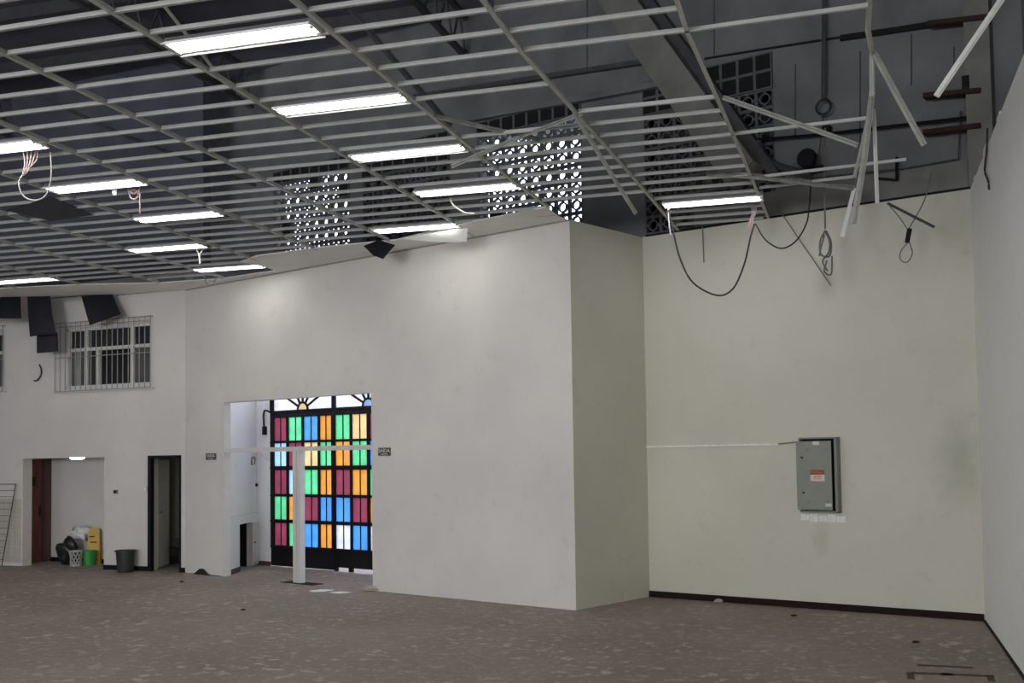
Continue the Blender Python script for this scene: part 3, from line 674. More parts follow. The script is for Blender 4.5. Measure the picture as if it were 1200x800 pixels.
tag(MB().tube(cubic([F2(888, 166, .1), F2(893, 180, .1), F2(908, 193, .1), F2(930, 200, .1), F2(950, 203, .1)], 5), .05, 8).build('curved_duct', M['steel'], smooth=True), 'curved dark duct left of the round floodlight', 'duct')
tag(MB().tube([F2(838, 168, .08), F2(960, 158, .08), F2(1142, 137, .08)], .022, 6).build('pipe', M['black'], smooth=True), 'long dark pipe running across the upper wall', 'pipe')
t = MB()
for p, q in (((1051, 184), (1051, 212)), ((1051, 211), (1028, 209))): t.bar(F2(*p, .06), F2(*q, .06), .03, .03)
tag(t.build('angle_bracket', M['black']), 'small black angle bracket at the foot of the upper wall', 'bracket')
for (p, q, lab) in (((1088, 29), (1158, 21), 'topmost rust brown beam stub in the upper right corner'), ((1083, 113), (1150, 107), 'middle rust brown beam stub in the upper right corner'), ((1083, 156), (1150, 148), 'lowest rust brown beam stub in the upper right corner')):
    tag(MB().bar(F2(*p, .14), F2(*q, .14), .14, .055).build('steel_stub', M['rust']), lab, 'beam')
tag(MB().fbox(FB, FB.px(1137, 85, .1)[0], FB.px(1128, 85, .1)[0], FB.px(1132, 108, .1)[1], FB.px(1132, 90, .1)[1], .0, .16).build('junction_box', M['black']), 'small black box on the middle rust brown stub', 'box')
tag(MB().fbox(FB, FB.px(973, 150, .05)[0], FB.px(965, 150, .05)[0], FB.px(967, 153, .05)[1], FB.px(967, 148, .05)[1], -.04, .08).build('junction_box', M['black']), 'tiny black box on the long dark pipe', 'box')
t = MB().tube([F2(1126, 130, .05), F2(1123, 186, .05), F2(1060, 197, .05), F2(900, 214, .05)], .012, 5)
tag(t.build('pipe', M['steel'], smooth=True), 'thin dark conduit bending at the right over the back wall top', 'pipe')

# ================================================================ BASEBOARDS
struct(MB().fbox(FB, .01, 4.42, 0, .085, 0, .02).build('baseboard_back', M['baseboard'], bevel=.004), 'dark brown baseboard along the back wall', 'baseboard')
struct(MB().fbox(FR, .02, 12, 0, .02, 0, .02).build('foot_line_right', M['baseboard']))  # thin dark strip along the wall foot, no baseboard here
bl = MB(); bl.fbox(FL, d2[1]+.02, d1[0], 0, .085, 0, .018); bl.fbox(FL, .0, d2[0]-.02, 0, .085, 0, .018)
struct(bl.build('baseboard_left', M['black']), 'black baseboard between the two left doorways', 'baseboard')
struct(MB().fbox(FV, .02, cs0-.02, 0, .085, 0, .018).fbox(FG, -.36*K, -.04, 0, .085, .02, .04).build('baseboard_vestibule', M['baseboard_red']), 'reddish baseboard in the vestibule', 'baseboard')

# ================================================================ OPENING FRAME IN THE PARTITION
fr = empty('door_1', FP.pt(OPL, 0, 0)); struct(fr, 'white metal frame without glass filling the partition opening', 'door frame')
MB().fbox(FP, OPL, OPL+.05, 0, OPT, -.13, .01).build('jamb', M['frame_white'], fr)
MB().fbox(FP, OPL+.05, OPR, 1.745*K, 1.805*K, -.1, .0).build('transom', M['frame_white'], fr)
pc = FP.px(348, 683)[0]
t = MB().fbox(FP, pc-.095, pc-.005, 0, 1.745*K, -.1, 0).fbox(FP, pc+.005, pc+.085, 0, 1.745*K, -.1, 0)
t.build('post', M['frame_white'], fr)
MB().fbox(FP, pc-.35, pc+.45, 0, .008, -.16, .06).build('threshold', M['baseboard'], fr)
struct(MB().fbox(FP, OPR-.012, OPR, 0, OPT, -.15, 0).build('door_jamb', M['frame_white'], fr))

# exit signs
def text(body, size, F, s, z, o, m, parent, name='lettering', sx=1.0):
    cu = bpy.data.curves.new(name, 'FONT'); cu.body = body; cu.size = size; cu.align_x = 'CENTER'; cu.align_y = 'CENTER'; cu.extrude = .001
    tmp = bpy.data.objects.new(name, cu); COL.objects.link(tmp)
    me = bpy.data.meshes.new_from_object(tmp)
    bpy.data.objects.remove(tmp); me.materials.clear(); me.materials.append(m)
    ob = bpy.data.objects.new(name, me); COL.objects.link(ob)
    right = Vector((0, 0, 1)).cross(F.n)   # reading direction seen from the room
    Mx = Matrix((( right.x*sx, 0, F.n.x, 0), (right.y*sx, 0, F.n.y, 0), (0, 1, 0, 0), (0, 0, 0, 1)))
    Mx.translation = F.pt(s, z, o)
    me.transform(Mx); put(ob, parent); return ob
def exit_sign(s0, s1, z0, z1, lab):
    e = empty('exit_sign', FP.pt((s0+s1)/2, z0, .0)); tag(e, lab, 'sign', 'exit signs')
    MB().fbox(FP, s0, s1, z0, z1, .0, .012).build('plate', M['sign'], e)
    text('SAÍDA', (z1-z0)*.66, FP, (s0+s1)/2, z0+(z1-z0)*.60, .0135, M['letter'], e, sx=1.05)
    w_ = (s1-s0)
    t = MB(); t.fbox(FP, s0+w_*.2, s1-w_*.2, z0+(z1-z0)*.17, z0+(z1-z0)*.24, .012, .0135); t.build('underline', M['letter'], e)
    t = MB()
    e_ = .012
    for a in ((s0, s1, z0, z0+e_), (s0, s1, z1-e_, z1), (s0, s0+e_, z0, z1), (s1-e_, s1, z0, z1)): t.fbox(FP, *a, .012, .014)
    t.build('sign_edge', M['cable_grey'], e)
exit_sign(.52*K, .755*K, 1.645*K, 1.74*K, 'small dark exit sign on the left of the partition opening')
exit_sign(4.06*K, 4.27*K, 1.665*K, 1.765*K, 'small dark exit sign on the right of the partition opening')

# ================================================================ COLOURED GLASS GATE
gate = empty('stained_glass_gate', FG.pt(GW/2, 0)); tag(gate, 'black iron gate with rows of maroon, green, blue and amber glass', 'gate')
cols = [(.05, .335), (.38, .68), (.72, 1.03), (1.07, 1.32)]
cols2 = [(1.40, 1.705), (1.745, 2.05), (2.10, 2.40), (2.44, 2.69)]
rows = [(1.92, 2.275), (1.535, 1.885), (1.11, 1.475), (.72, 1.07), (.325, .67)]
pat = ['mgbo', 'pmlg', 'mpgo', 'goMb', 'mgbo']
pat = ['mgbo'+'glmb', 'pmlg'+'ogbm', 'mpgo'+'mogl', 'gomb'+'bmoy', 'mgbo'+'wbwg']
for li, cs in enumerate((cols, cols2)):
    s0, s1 = (-.03, 1.36) if li == 0 else (1.365, GW/K)
    leaf = MB(); zb = .012 if li == 0 else .055; o0, o1 = -.03, .03
    edges = [s0]+[x for c in cs for x in c]+[s1]
    for a, b in zip(edges[::2], edges[1::2]): leaf.fbox(FG, a*K, b*K, .3*K, 2.355*K, o0, o1)
    for a, b in cs:
        for za, zb_ in [(.300, rows[4][0])]+[(rows[k+1][1], rows[k][0]) for k in range(4)]+[(rows[0][1], 2.355)]:
            leaf.fbox(FG, a*K, b*K, za*K, zb_*K, o0, o1)
    L_ = leaf.build('gate_leaf', M['black'], gate)
    kp = MB().fbox(FG, s0*K, s1*K, zb*K, .3*K, -.02, .02)
    if li: kp.fbox(FG, 1.66*K, 1.74*K, .0, .06*K, -.02, .02); kp.fbox(FG, s0*K, 1.43*K, 0, .06*K, -.02, .02)
    kp.build('kick_panel', M['black'], L_)
    for j in range(5):
        MB().fbox(FG, (s0+.01)*K, (s1-.01)*K, (rows[j][0]-.035)*K, (rows[j][0]-.012)*K, .03, .05).build('rail', M['black'], L_)
    for ci, (a, b) in enumerate(cs):
        for ri, (za, zb_) in enumerate(rows):
            ch = pat[ri][ci+li*4]; ch = 'o' if ch == 'y' else ch
            m_ = (a+b)/2
            for a2, b2 in ((a, m_-.006), (m_+.006, b)):
                MB().fbox(FG, a2*K, b2*K, za*K, zb_*K, -.006, .002).build('pane', GL[ch], L_)
            MB().fbox(FG, (m_-.008)*K, (m_+.008)*K, za*K, zb_*K, -.012, .012).build('glazing_bar', M['black'], L_)
# fanlight with half suns
fan = MB(); fan.fbox(FG, -.03*K, GW, 2.355*K, 2.385*K, -.04, .05); fan.fbox(FG, -.03*K, GW, 2.95*K, 3.0*K, -.04, .04)
for s_ in (-.03, 1.34, GW/K-.03): fan.fbox(FG, s_*K, (s_+.06)*K, 2.385*K, 2.95*K, -.04, .04)
Fl = fan.build('fanlight_frame', M['black'], gate)
for ci, (cx, ch) in enumerate(((.69, 'l'), (2.07, 'p'))):
    z0 = 2.385*K; R1 = .10*K; n = 12
    poly = [FG.pt(cx*K+R1*math.cos(k*math.pi/n), z0+R1*math.sin(k*math.pi/n), -.004) for k in range(n+1)]
    MB().slab(poly, FG.n*.006).build('sun_pane', GL[ch], Fl)
    arc = MB(); pr = [FG.pt(cx*K+(R1+.012)*math.cos(k*math.pi/n), z0+(R1+.012)*math.sin(k*math.pi/n), 0) for k in range(n+1)]
    for p, q in zip(pr, pr[1:]): arc.bar(p, q, .034, .034, up=FG.n)
    for deg in (28, 58, 90, 122, 152):
        c_, s_ = math.cos(math.radians(deg)), math.sin(math.radians(deg)); R2 = min(.6*K/abs(c_) if abs(c_) > .1 else 9, .5*K/s_)
        arc.bar(FG.pt(cx*K+R1*c_, z0+R1*s_, 0), FG.pt(cx*K+R2*c_, z0+R2*s_, 0), .034, .034, up=FG.n)
    arc.build('sun_rays', M['black'], Fl)
    MB().fbox(FG, (.03+1.37*ci)*K, (1.34+1.36*ci)*K, 2.385*K, 2.95*K, -.016, -.01).build('fanlight_pane', GL['c'], Fl)
# closer arm hooked on the left of the gate
MB().tube(cubic([FG.pt(.02, 2.36*K, .06), FG.pt(-.10, 2.40*K, .09), FG.pt(-.15, 2.33*K, .09), FG.pt(-.14, 2.15*K, .09)], 5), .018, 6).fbox(FG, -.17, -.10, 2.02*K, 2.15*K, .05, .11).build('latch_arm', M['black'], gate)

# hatch door leaning open at the small recess
h = empty('hatch_door', FV.pt(cs1, 0, .0)); tag(h, 'low white cupboard door standing open beside a black recess', 'door')
pa = at_z(296, 664.5, 0); pb = at_z(304, 661.5, 0)
FH = Frame((pa.x, pa.y), (pb.x, pb.y)); Lh = (pb-pa).length
FH = Frame((pa.x, pa.y), (pb.x, pb.y))
MB().fbox(FH, 0, Lh, .03, ctop-.02, -.02, .015).build('leaf', M['frame_white'], h, bevel=.006)
MB().fbox(FH, .04, Lh-.04, .12, ctop-.1, .015, .022).build('raised_panel', M['frame_white'], h)
MB().tube([FH.pt(.05, ctop*.55, .02), FH.pt(.05, ctop*.55, .05)], .015, 6).build('knob', M['cable_grey'], h)
# panel outline, keyring and wires on the vestibule wall
o = MB().fbox(FV, .02, LV-.03, ctop+.16, ctop+.172, 0, .006); tag(o.build('wall_strip', M['frame_white']), 'thin horizontal strip on the vestibule side wall', 'strip')
o = MB().tube(cubic([FV.pt(*FV.px(u, v, .02), .02) for u, v in ((295, 545), (295, 538), (297, 535), (299, 538), (298, 544))], 4), .012, 5).build('wire_hook', M['cable_grey']); tag(o, 'small bent wire hook high on the vestibule wall', 'hook')
o = MB().tube([FV.pt(*FV.px(299.5, 568), .0), FV.pt(*FV.px(299.5, 568), .04)], .03, 8).build('knob', M['black']); tag(o, 'small black knob on the vestibule side wall', 'knob')
o = MB().tube([FG.pt(-.33*K, 1.80*K, .04), FG.pt(.0, 1.63*K, .12)], .012, 5).build('cable', M['cable_white']); tag(o, 'white rod slanting beside the gate hinge', 'rod')

# ================================================================ WINDOWS ON THE LEFT WALL
def window(n, s0, s1, z0, z1, lab, full=True):
    e = empty('window_%d' % n, FL.pt((s0+s1)/2, z0)); struct(e, lab, 'window')
    W, Hh = s1-s0, z1-z0
    fr = MB(); t = .06
    for a in ((s0, s1, z0, z0+t), (s0, s1, z1-t, z1), (s0, s0+t, z0, z1), (s1-t, s1, z0, z1)): fr.fbox(FL, *a, -.14, -.04)
    zm = z0+Hh*.64; fr.fbox(FL, s0+t, s1-t, zm-.03, zm+.03, -.13, -.05)
    cuts = (.245, .255+.24, .745) if full else (.5,)
    xs = [s0+W*.235, s0+W*.765] if full else [s0+W*.5]
    for x in xs: fr.fbox(FL, x-.035, x+.035, z0, z1, -.135, -.045)
    fr.build('window_frame', M['frame_white'], e)
    if full: MB().fbox(FL, s0+W*.64-.025, s0+W*.64+.025, z0+t, zm-.03, -.12, -.06).build('sash_stile', M['frame_white'], e)
    ed = [s0+t]+xs+[s1-t]
    for k in range(len(ed)-1):
        a, b = ed[k]+.03, ed[k+1]-.03
        MB().fbox(FL, a, b, zm+.03, z1-t, -.1, -.095).build('pane', M['pane_dark'], e)
        if full and k == 1:
            m_ = s0+W*.64
            MB().fbox(FL, m_+.025, b, z0+t, zm-.03, -.1, -.095).build('pane', M['pane_dark'], e)
        else: MB().fbox(FL, a, b, z0+t, zm-.03, -.1, -.095).build('pane', M['pane_frost' if k != 1 else 'pane_dark'], e)
        if full and k == 2:  # pale curtain strip behind left pane
            MB().fbox(FL, a+.16, a+.26, z0+t, zm-.03, -.094, -.09).build('curtain', M['grille'], e)
    MB().fbox(FL, s0-.08, s1+.1, z0-.075, z0-.03, 0, .05).build('window_sill', M['frame_white'], e)
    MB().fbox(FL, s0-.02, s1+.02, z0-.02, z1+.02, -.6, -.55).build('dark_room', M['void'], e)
    gs0, gs1, gz0, gz1 = s0-.045, s1+.17, z0-.045, z1+.10
    gr = MB()
    for z in (gz0, gz0+(gz1-gz0)*.49, gz1): gr.bar(FL.pt(gs0, z, .07), FL.pt(gs1, z, .07), .014, .014)
    gr.bar(FL.pt(gs0, z0+Hh+.02, .07), FL.pt(gs1, z0+Hh+.02, .07), .012, .012)
    for s_, z in ((gs0, gz0), (gs1, gz0), (gs0, gz1), (gs1, gz1)): gr.bar(FL.pt(s_, z, 0), FL.pt(s_, z, .07), .014, .014)
    gr.build('grille_rail', M['grille'], e)
    nb = 18 if full else 14
    for k in range(nb+1):
        s_ = gs0+(gs1-gs0)*k/nb
        MB().bar(FL.pt(s_, gz0, .07), FL.pt(s_, gz1, .07), .013, .013).build('grille_bar', M['grille'], e)
window(1, *wn1, 'wide white framed window behind a grey iron grille')
window(2, *wn2, 'dark barred window cut by the left edge of the photograph', False)

# tiled dado at the left edge
tz = fz(0, 584); ts = .155; k0 = fs(25)
tm = MB().box(-ts/2+.003, ts/2-.003, -.008, 0, -ts/2+.003, ts/2-.003).mesh('tile', M['tile'])
al = math.atan2(-FL.d.y, -FL.d.x)
for i in range(9):
    for j in range(8):
        o = bpy.data.objects.new('tile', tm); COL.objects.link(o); o.location = FL.pt(k0+ts*(i+.5), tz-ts*(j+.5)+.0, .0); o.rotation_euler = (0, 0, al); o.parent = wl

# ================================================================ DOORWAY RECESS
rp = at_z(122, 660, 0); rq = at_z(59, 657, 0)
FX = Frame((rp.x, rp.y), (rq.x, rq.y)); LX = (rq-rp).length
struct(MB().fbox(FX, -.35, LX+.95, 0, 2.2, -.12, 0).build('wall_recess', M['paint']), 'white wall at the back of the wide doorway', 'wall')
struct(MB().fbox(FX, -.3, LX, 0, .085, 0, .018).build('baseboard_recess', M['black']), 'black baseboard in the wide doorway recess', 'baseboard')
a0 = FL.pt(d1[0]-.04, 0, -.22); a1_ = FL.pt(d1[1]+.9, 0, -.22); b1_ = FX.pt(LX+.9, 0, 0); b0_ = FX.pt(-.35, 0, 0)
zc = 2.085
struct(MB().slab([x+Vector((0, 0, zc)) for x in (a0, a1_, b1_, b0_)], (0, 0, .08)).build('ceiling_recess', M['gypsum']), 'low ceiling of the wide doorway recess', 'ceiling')
fr0 = Frame((a0.x, a0.y), (b0_.x, b0_.y)); struct(MB().fbox(fr0, 0, (Vector((b0_.x, b0_.y))-Vector((a0.x, a0.y))).length, 0, zc, -.05, .05).build('wall_recess_right', M['paint']))
fl0 = Frame((a1_.x, a1_.y), (b1_.x, b1_.y)); struct(MB().fbox(fl0, 0, (Vector((b1_.x, b1_.y))-Vector((a1_.x, a1_.y))).length, 0, zc, -.05, .05).build('wall_recess_left', M['paint']))
# brown doors
pj = FL.pt(d1[1], 0, -.22); p1 = at_z(32.8, 659.2, 0); p2 = at_z(48, 658, 0); p3 = at_z(59, 657, 0)
def flat_door(name, P, Q, z1, m, lab, knob=None):
    F = Frame((P.x, P.y), (Q.x, Q.y)); Ld = (Q-P).length
    e = empty(name, F.pt(Ld/2, 0)); tag(e, lab, 'door')
    MB().fbox(F, 0, Ld, .01, z1, -.04, 0).build('door_leaf', M[m], e, bevel=.004)
    if knob:
        s_, z_ = F.px(*knob)
        MB().tube([F.pt(s_, z_, 0), F.pt(s_, z_, .05)], .02, 8).fbox(F, s_-.02, s_+.02, z_-.12, z_+.1, 0, .006).build('handle', M['rust'], e)
    return e, F, Ld
e_, F_, L_d = flat_door('wooden_door', p1, p2, zc-.01, 'wood', 'reddish brown door at the left of the wide doorway', (46.6, 598))
sg = F_.px(38, 564)
MB().fbox(F_, sg[0]-.06, sg[0]+.06, sg[1]-.09, sg[1]+.09, 0, .004).build('door_plate', M['rust'], e_)
flat_door('wooden_door', p2+Vector((-.03, .05, 0)), p3+Vector((.02, -.01, 0)), zc-.01, 'wood_shade', 'brown door in a shade-darkened tone standing beside the reddish one', None)
# globe
gpz = at_z(90.5, 537.5, zc-.03)
e = empty('ceiling_globe', (gpz.x, gpz.y, zc)); tag(e, 'round lit ceiling lamp inside the wide doorway', 'ceiling light')
MB().lathe((gpz.x, gpz.y, zc), [(.05, -.04), (.09, -.035), (.115, -.022), (.12, -.008), (.115, 0)], 18).build('glass_bowl', M['globe'], e, smooth=True)
MB().lathe((gpz.x, gpz.y, zc), [(.126, -.01), (.13, 0)], 18).build('rim', M['frame_white'], e)

# ---- rubbish group in the recess
def lump(name, c, rx, ry, rz_, m, lab, seed, cat, rough=.22, parent=None, flat=True):
    rnd = random.Random(seed); bm = bmesh.new(); bmesh.ops.create_icosphere(bm, subdivisions=3, radius=1)
    ph = [(rnd.uniform(2, 6), rnd.uniform(2, 6), rnd.uniform(2, 6), rnd.uniform(0, 6)) for _ in range(5)]
    for v in bm.verts:
        k = 1+sum(math.sin(v.co.x*a+v.co.y*b+v.co.z*c_+d) for a, b, c_, d in ph)/5*rough*1.6+rnd.uniform(-.04, .04)
        v.co = Vector((v.co.x*rx*k, v.co.y*ry*k, v.co.z*rz_*k))
        if flat and v.co.z < -rz_*.85: v.co.z = -rz_*.85
    lo = min(v.co.z for v in bm.verts)
    for v in bm.verts: v.co += Vector(c)-Vector((0, 0, lo))
    me = bpy.data.meshes.new(name); bm.to_mesh(me); bm.free(); me.materials.append(M[m])
    o = bpy.data.objects.new(name, me); COL.objects.link(o)
    for p in me.polygons: p.use_smooth = True
    if parent: put(o, parent)
    else: tag(o, lab, cat)
    return o
bx = at_z(80, 661, 0)
lump('black_trash_bag', (bx.x-.02, bx.y+.02, .0), .19, .15, .27, 'bag_black', 'black plastic rubbish bag slumped in the wide doorway', 3, 'bag', .3)
lump('white_plastic_bag', (bx.x+.20, bx.y+.10, .46), .19, .12, .14, 'bag_white', 'crumpled white plastic bag on top of the rubbish', 5, 'bag', .45)
cx_ = at_z(89, 663, 0)
e = empty('plastic_basket', (cx_.x, cx_.y, 0)); tag(e, 'pale grey lattice plastic basket tucked beside the black bag', 'basket')
t = MB().lathe((cx_.x, cx_.y, 0), [(.105, 0), (.108, .04), (.112, .04), (.108, .045)], 18)
t.lathe((cx_.x, cx_.y, 0), [(.12, .27), (.13, .27), (.13, .30), (.12, .30)], 18, False); t.build('rim', M['crate'], e)
t = MB()
for k in range(10):
    for sgn in (-1, 1):
        a0_, a2_ = k*2*math.pi/10, (k+sgn*1.6)*2*math.pi/10
        t.bar((cx_.x+.108*math.cos(a0_), cx_.y+.108*math.sin(a0_), .04), (cx_.x+.122*math.cos(a2_), cx_.y+.122*math.sin(a2_), .28), .016, .016)
t.build('lattice', M['crate'], e)
MB().lathe((cx_.x, cx_.y, .045), [(.08, 0), (.09, .24)], 14).build('liner', M['bag_black'], e)
gx = at_z(104.5, 662, 0)
e = empty('green_bucket', (gx.x, gx.y, 0)); tag(e, 'green plastic bucket in front of the yellow folded sign', 'bucket')
MB().lathe((gx.x, gx.y, 0), [(.105, 0), (.128, .26), (.136, .26), (.136, .285), (.12, .285), (.10, .02)], 22, False).lathe((gx.x, gx.y, 0.0), [(.104, .0), (.104, .01)], 22).build('body', M['green'], e, smooth=True)
MB().tube([(gx.x+.14*math.cos(a), gx.y+.14*math.sin(a), .27-.1*abs(math.cos(a*1.0))*0) for a in [math.pi+math.pi*k/10 for k in range(11)]], .005, 5).build('handle', M['cable_grey'], e)
# yellow folded caution board
yx = Vector((gx.x+.01, gx.y+.22, 0))
e = empty('caution_board', yx); tag(e, 'yellow plastic folding caution board standing behind the green bucket', 'sign')
t = MB()
for s_ in (-1, 1):
    poly = [(-.125, 0), (.125, 0), (.11, .64), (.08, .70), (-.08, .70), (-.11, .64)]
    t2 = MB().slab([yx+Vector((x, s_*(.05-.04*z/.70), z)) for x, z in poly], (0, .012, 0)); t2.build('board', M['yellow'], e)
MB().box(yx.x-.06, yx.x+.06, yx.y-.052, yx.y-.04, .42, .44).box(yx.x-.08, yx.x+.02, yx.y-.052, yx.y-.04, .53, .55).build('printed_mark', M['rust'], e)
lump('floor_bit', (gx.x-.2, gx.y-.06, 0), .035, .03, .05, 'yellow', 'small yellow scrap at the foot of the green bucket', 4, 'scrap')

# ---- charcoal bin by the wall
bp_ = at_z(147, 670, 0); bp_ = bp_-FL.n*0
e = empty('waste_bin', (bp_.x, bp_.y, 0)); tag(e, 'charcoal plastic waste bin against the left wall between the doorways', 'bin')
MB().lathe((bp_.x, bp_.y, 0), [(.135, 0), (.142, .02), (.17, .37), (.158, .37), (.13, .03), (.02, .03)], 26, False).lathe((bp_.x, bp_.y, 0), [(.134, 0), (.134, .012)], 26).build('body', M['bin'], e, smooth=True)
MB().lathe((bp_.x, bp_.y, 0), [(.17, .365), (.19, .37), (.19, .395), (.175, .395), (.165, .37)], 26, False).build('rim', M['bin'], e, smooth=True)
# intercom, switch
def plate(u, v, w_, h_, F, name, lab, cat):
    s_, z_ = F.px(u, v); e = empty(name, F.pt(s_, z_-h_/2)); tag(e, lab, cat)
    MB().fbox(F, s_-w_/2, s_+w_/2, z_-h_/2, z_+h_/2, 0, .02).build('plate', M['frame_white'], e, bevel=.004); return e, s_, z_
e, s_, z_ = plate(136.5, 576, .13, .11, FL, 'intercom', 'small white intercom with black screen on the left wall', 'intercom')
MB().fbox(FL, s_-.005, s_+.05, z_-.03, z_+.03, .02, .026).build('screen', M['black'], e)
MB().fbox(FL, s_-.055, s_-.015, z_-.03, z_+.035, .02, .03).build('button_pad', M['cable_grey'], e)
e, s_, z_ = plate(171, 573, .07, .1, FL, 'light_switch', 'white light switch beside the narrow doorway', 'switch')
MB().fbox(FL, s_-.015, s_+.015, z_-.02, z_+.02, .02, .026).build('rocker', M['tray'], e)

# ================================================================ NARROW DOORWAY AND STAIR
e = empty('door_2', FL.pt((d2[0]+d2[1])/2, 0)); struct(e, 'narrow doorway with black frame leading to a stair', 'door')
s0, s1, z1 = d2[0], d2[1], d2[3]
MB().fbox(FL, s1-.05, s1+.02, 0, z1, -.07, .02).build('jamb', M['black'], e)
MB().fbox(FL, s0-.02, s0+.015, 0, z1, -.2, .02).build('jamb', M['black'], e)
MB().fbox(FL, s0-.02, s1+.02, z1-.03, z1+.02, -.2, .02).build('lintel', M['black'], e)
ld = FL.pt(s1+.04, 0, -.27); le = FL.pt(s1+.42, 0, -1.0)
FD = Frame((ld.x, ld.y), (le.x, le.y))
MB().fbox(FD, 0, .82, .02, z1-.06, -.04, 0).build('door_leaf', M['tray'], e)
hs = FD.px(184, 587)
MB().tube([FD.pt(.12, 1.05, 0), FD.pt(.12, 1.05, .05)], .02, 8).build('handle', M['cable_grey'], e)
struct(MB().fbox(FL, .0, 1.95, 0, 2.75, -1.75, -1.65).fbox(FL, .0, .06, 0, 2.75, -1.65, -.23).fbox(FL, 1.88, 1.95, 0, 2.75, -1.65, -.23).build('wall_stairwell', M['paint_back']), 'dim walls of the stair room', 'wall')
struct(MB().fbox(FL, .0, 1.95, 2.75, 2.85, -1.75, -.23).build('ceiling_stairwell', M['gypsum']))
t = empty('staircase', FL.pt(.9, 0, -1.3)); tag(t, 'dark stair seen through the narrow doorway', 'stairs')
sa = FL.px(196.5, 650, -1.25)[0]
for k in range(5):
    MB().fbox(FL, sa-.20*(k+1), sa-.20*k, 0 if k == 0 else .17*k, .17*(k+1), -1.6, -1.0).build('step', M['stair'], t)

# ================================================================ RACK LEANING AT THE LEFT EDGE
e = empty('wire_rack', FL.pt(fs(5), 0, .2)); tag(e, 'dark metal rack frame leaning on the tiled wall at the left edge', 'rack')
ra, rb = FL.pt(*FL.px(18.5, 567, .06), .06), at_z(2, 663, .01)
lv = FL.d*1.1
MB().bar(ra, rb, .014, .014).build('upright', M['cable'], e); MB().bar(ra+lv, rb+lv, .014, .014).build('upright', M['cable'], e)
MB().bar(ra, ra+lv, .014, .014).build('top_rail', M['cable'], e)
for k in range(1, 13):
    p = ra.lerp(rb, k/13); MB().bar(p, p+lv, .008, .008).build('rung', M['cable'], e)

# ================================================================ ELECTRICAL CABINET
cx0, cx1 = FB.px(985.5, 555)[0], FB.px(941, 555)[0]; z0, z1 = 1.01*K, 1.79*K
e = empty('electrical_cabinet', FB.pt((cx0+cx1)/2, z0)); tag(e, 'grey green steel electrical cabinet with tilted door on the back wall', 'cabinet')
t = MB(); o1 = .14
t.fbox(FB, cx0, cx1, z0, z1, 0, .02)
for a in ((cx0, cx1, z0, z0+.02), (cx0, cx1, z1-.02, z1), (cx0, cx0+.035, z0, z1), (cx1-.02, cx1, z0, z1)): t.fbox(FB, *a, .02, o1)
t.build('body', M['cabinet_dk'], e, bevel=.003)
MB().fbox(FB, cx0+.05, cx1-.02, z0+.02, z1-.02, .02, .03).build('inside', M['void'], e)
# door, hinged left, slightly off its seat
hx = cx1+.03; P_ = FB.pt(hx, 0, .15); Q_ = FB.pt(cx0+.062, 0, .17)
FDr = Frame((P_.x, P_.y), (Q_.x, Q_.y)); Ld = (Vector((Q_.x, Q_.y))-Vector((P_.x, P_.y))).length
zb0, zb1 = FB.px(938, 597, .15)[1], FB.px(938, 517, .15)[1]
D_ = MB().fbox(FDr, 0, Ld, zb0, zb1, -.02, .0).fbox(FDr, 0, .015, zb0, zb1, -.06, -.02).build('door', M['cabinet'], e, bevel=.006)
def stick(u, v, w_, h_, m, name='sticker', o=.001, par=None):
    s_, z_ = FDr.px(u, v); return MB().fbox(FDr, s_-w_/2, s_+w_/2, z_-h_/2, z_+h_/2, 0, o).build(name, M[m], D_), s_, z_
stick(956, 519, .085, .045, 'label_white'); stick(971, 591.5, .08, .04, 'label_white')
_, ss, zz = stick(958, 557, .185, .14, 'label_white', 'warning_label')
MB().fbox(FDr, ss-.0925, ss+.0925, zz+.012, zz+.07, .001, .002).build('label_header', M['label_red'], D_)
text('PERIGO', .052, FDr, ss, zz+.041, .003, M['label_orange'], D_, 'lettering')
MB().fbox(FDr, ss-.05, ss+.05, zz-.025, zz-.005, .001, .002).fbox(FDr, ss-.05, ss+.05, zz-.045, zz-.035, .001, .002).build('label_line', M['label_orange'], D_)
for u, v in ((940, 536), (942, 577)):
    s_, z_ = FDr.px(u, v); MB().tube([FDr.pt(s_, z_, 0), FDr.pt(s_, z_, .02)], .013, 8).build('lock', M['black'], D_)
for u, v in ((968, 527), (970, 588), (946, 527), (948, 588)):
    s_, z_ = FDr.px(u, v); MB().tube([FDr.pt(s_, z_, 0), FDr.pt(s_, z_, .003)], .022, 10).build('weld_mark', M['cabinet_dk'], D_)
a, b = FB.px(991, 606), FB.px(938, 606)
t = MB()
for k in range(5):
    x0 = a[0]+(b[0]-a[0])*k/5; x1 = a[0]+(b[0]-a[0])*(k+.93)/5; t.fbox(FB, x0, x1, .915*K+random.uniform(-.01, .01), .985*K+random.uniform(-.015, .01), 0, .004)
tag(t.build('filler_patch', M['tape']), 'row of white filler patches below the electrical cabinet', 'patch')
tag(fline(FB, [(757, 523.5), (850, 521.5), (912, 520.5)], .012, .022, .022).build('cable_duct', M['tape']), 'thin white surface cable duct leading to the electrical cabinet', 'cable duct')
tag(fline(FB, [(912, 520), (937, 517.5)], .014, .018, .018).build('conduit', M['cable_grey']), 'grey conduit end joining the duct to the electrical cabinet', 'pipe')

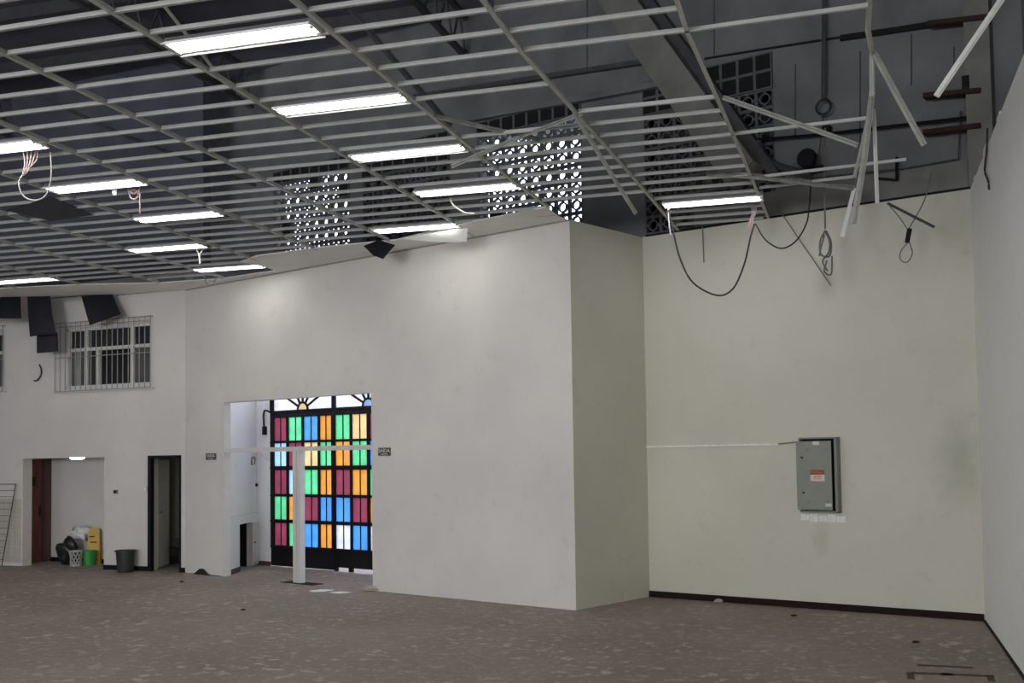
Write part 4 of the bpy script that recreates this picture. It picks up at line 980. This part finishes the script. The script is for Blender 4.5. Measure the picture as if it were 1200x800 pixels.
# ================================================================ FLOOR DEBRIS
def scrap(u, v, rx, ry, h_, m, lab, seed, cat='debris', name='debris'):
    p = at_z(u, v, 0); return lump(name, (p.x, p.y, 0), rx, ry, h_, m, lab, seed, cat, .35)
scrap(865, 705, .045, .04, .05, 'debris', 'pale stone at the foot of the back wall, rightmost of two', 11, name='rubble')
scrap(842, 706, .06, .04, .025, 'debris', 'flat pale chip at the foot of the back wall, leftmost of two', 12, name='rubble')
scrap(437, 692, .16, .07, .04, 'debris', 'heap of pale plaster rubble at the right jamb of the opening', 13, name='rubble')
q = [at_z(u, v, .0) for u, v in ((218, 672.5), (226, 668.5), (235, 668), (244, 672), (262, 675), (244, 676), (230, 674.5))]
wl_s = FP.px(235, 673)[0]
t = MB(); n = 14; xs_ = [.25*K+.62*K*k/n for k in range(n+1)]; hz = [.005+.10*math.exp(-((k-4.5)/2.3)**2) for k in range(n+1)]
t.slab([FP.pt(x, .0, .02) for x in (xs_[0], xs_[-1])][::-1]+[FP.pt(x, h_, .02) for x, h_ in zip(xs_, hz)], FP.n*.05)
tag(t.build('carpet_edge', M['carpet']), 'curled dark carpet edge at the foot of the partition left of the opening', 'carpet')
for k, (pts, lab) in enumerate((([(362, 692), (376, 690.5), (391, 691), (380, 693), (366, 693.5)], 'flat white patch on the floor inside the opening, left one'), ([(386, 694), (400, 693), (412, 694), (396, 695.5)], 'flat white patch on the floor inside the opening, right one'))):
    tag(MB().slab([at_z(u, v, .002) for u, v in pts], (0, 0, .004)).build('floor_bit', M['matte_white']), lab, 'matte_white')  # thin flat white pieces just above the floor
for k, (u, v, w_, d_, lab) in enumerate(((1067, 791.5, .06, .30, 'short rust coloured floor mark leftmost of the three'), (1110, 790, .1, .12, 'rust coloured floor mark in the middle by the right wall'), (1161, 795, .06, .22, 'short rust coloured floor mark rightmost by the right wall'))):
    p = at_z(u, v, .0005); pd = FR.d
    t = MB(); a = pd*d_/2; b = FR.n*w_/2
    t.slab([p+a+b, p+a-b, p-a-b, p-a+b], (0, 0, .002))
    if k == 1:
        for (u0, v0), (u1, v1) in (((1075, 778), (1140, 781)), ((1068, 787), (1165, 791))): t.slab([at_z(u0, v0, .0005), at_z(u1, v1, .0005), at_z(u1, v1+2.2, .0005), at_z(u0, v0+2.2, .0005)], (0, 0, .002))
    tag(t.build('floor_mark', M['mark']), lab, 'floor mark')
for k, (u, v) in enumerate(((213, 682), (1073, 753), (285, 715), (930, 722))):
    scrap(u, v, .035, .016, .012, 'carpet', ('dark crumb on the floor before the narrow doorway', 'dark crumb on the floor near the right corner', 'dark crumb on the floor before the partition opening', 'dark crumb on the floor below the electrical cabinet')[k], 20+k, name='crumb')
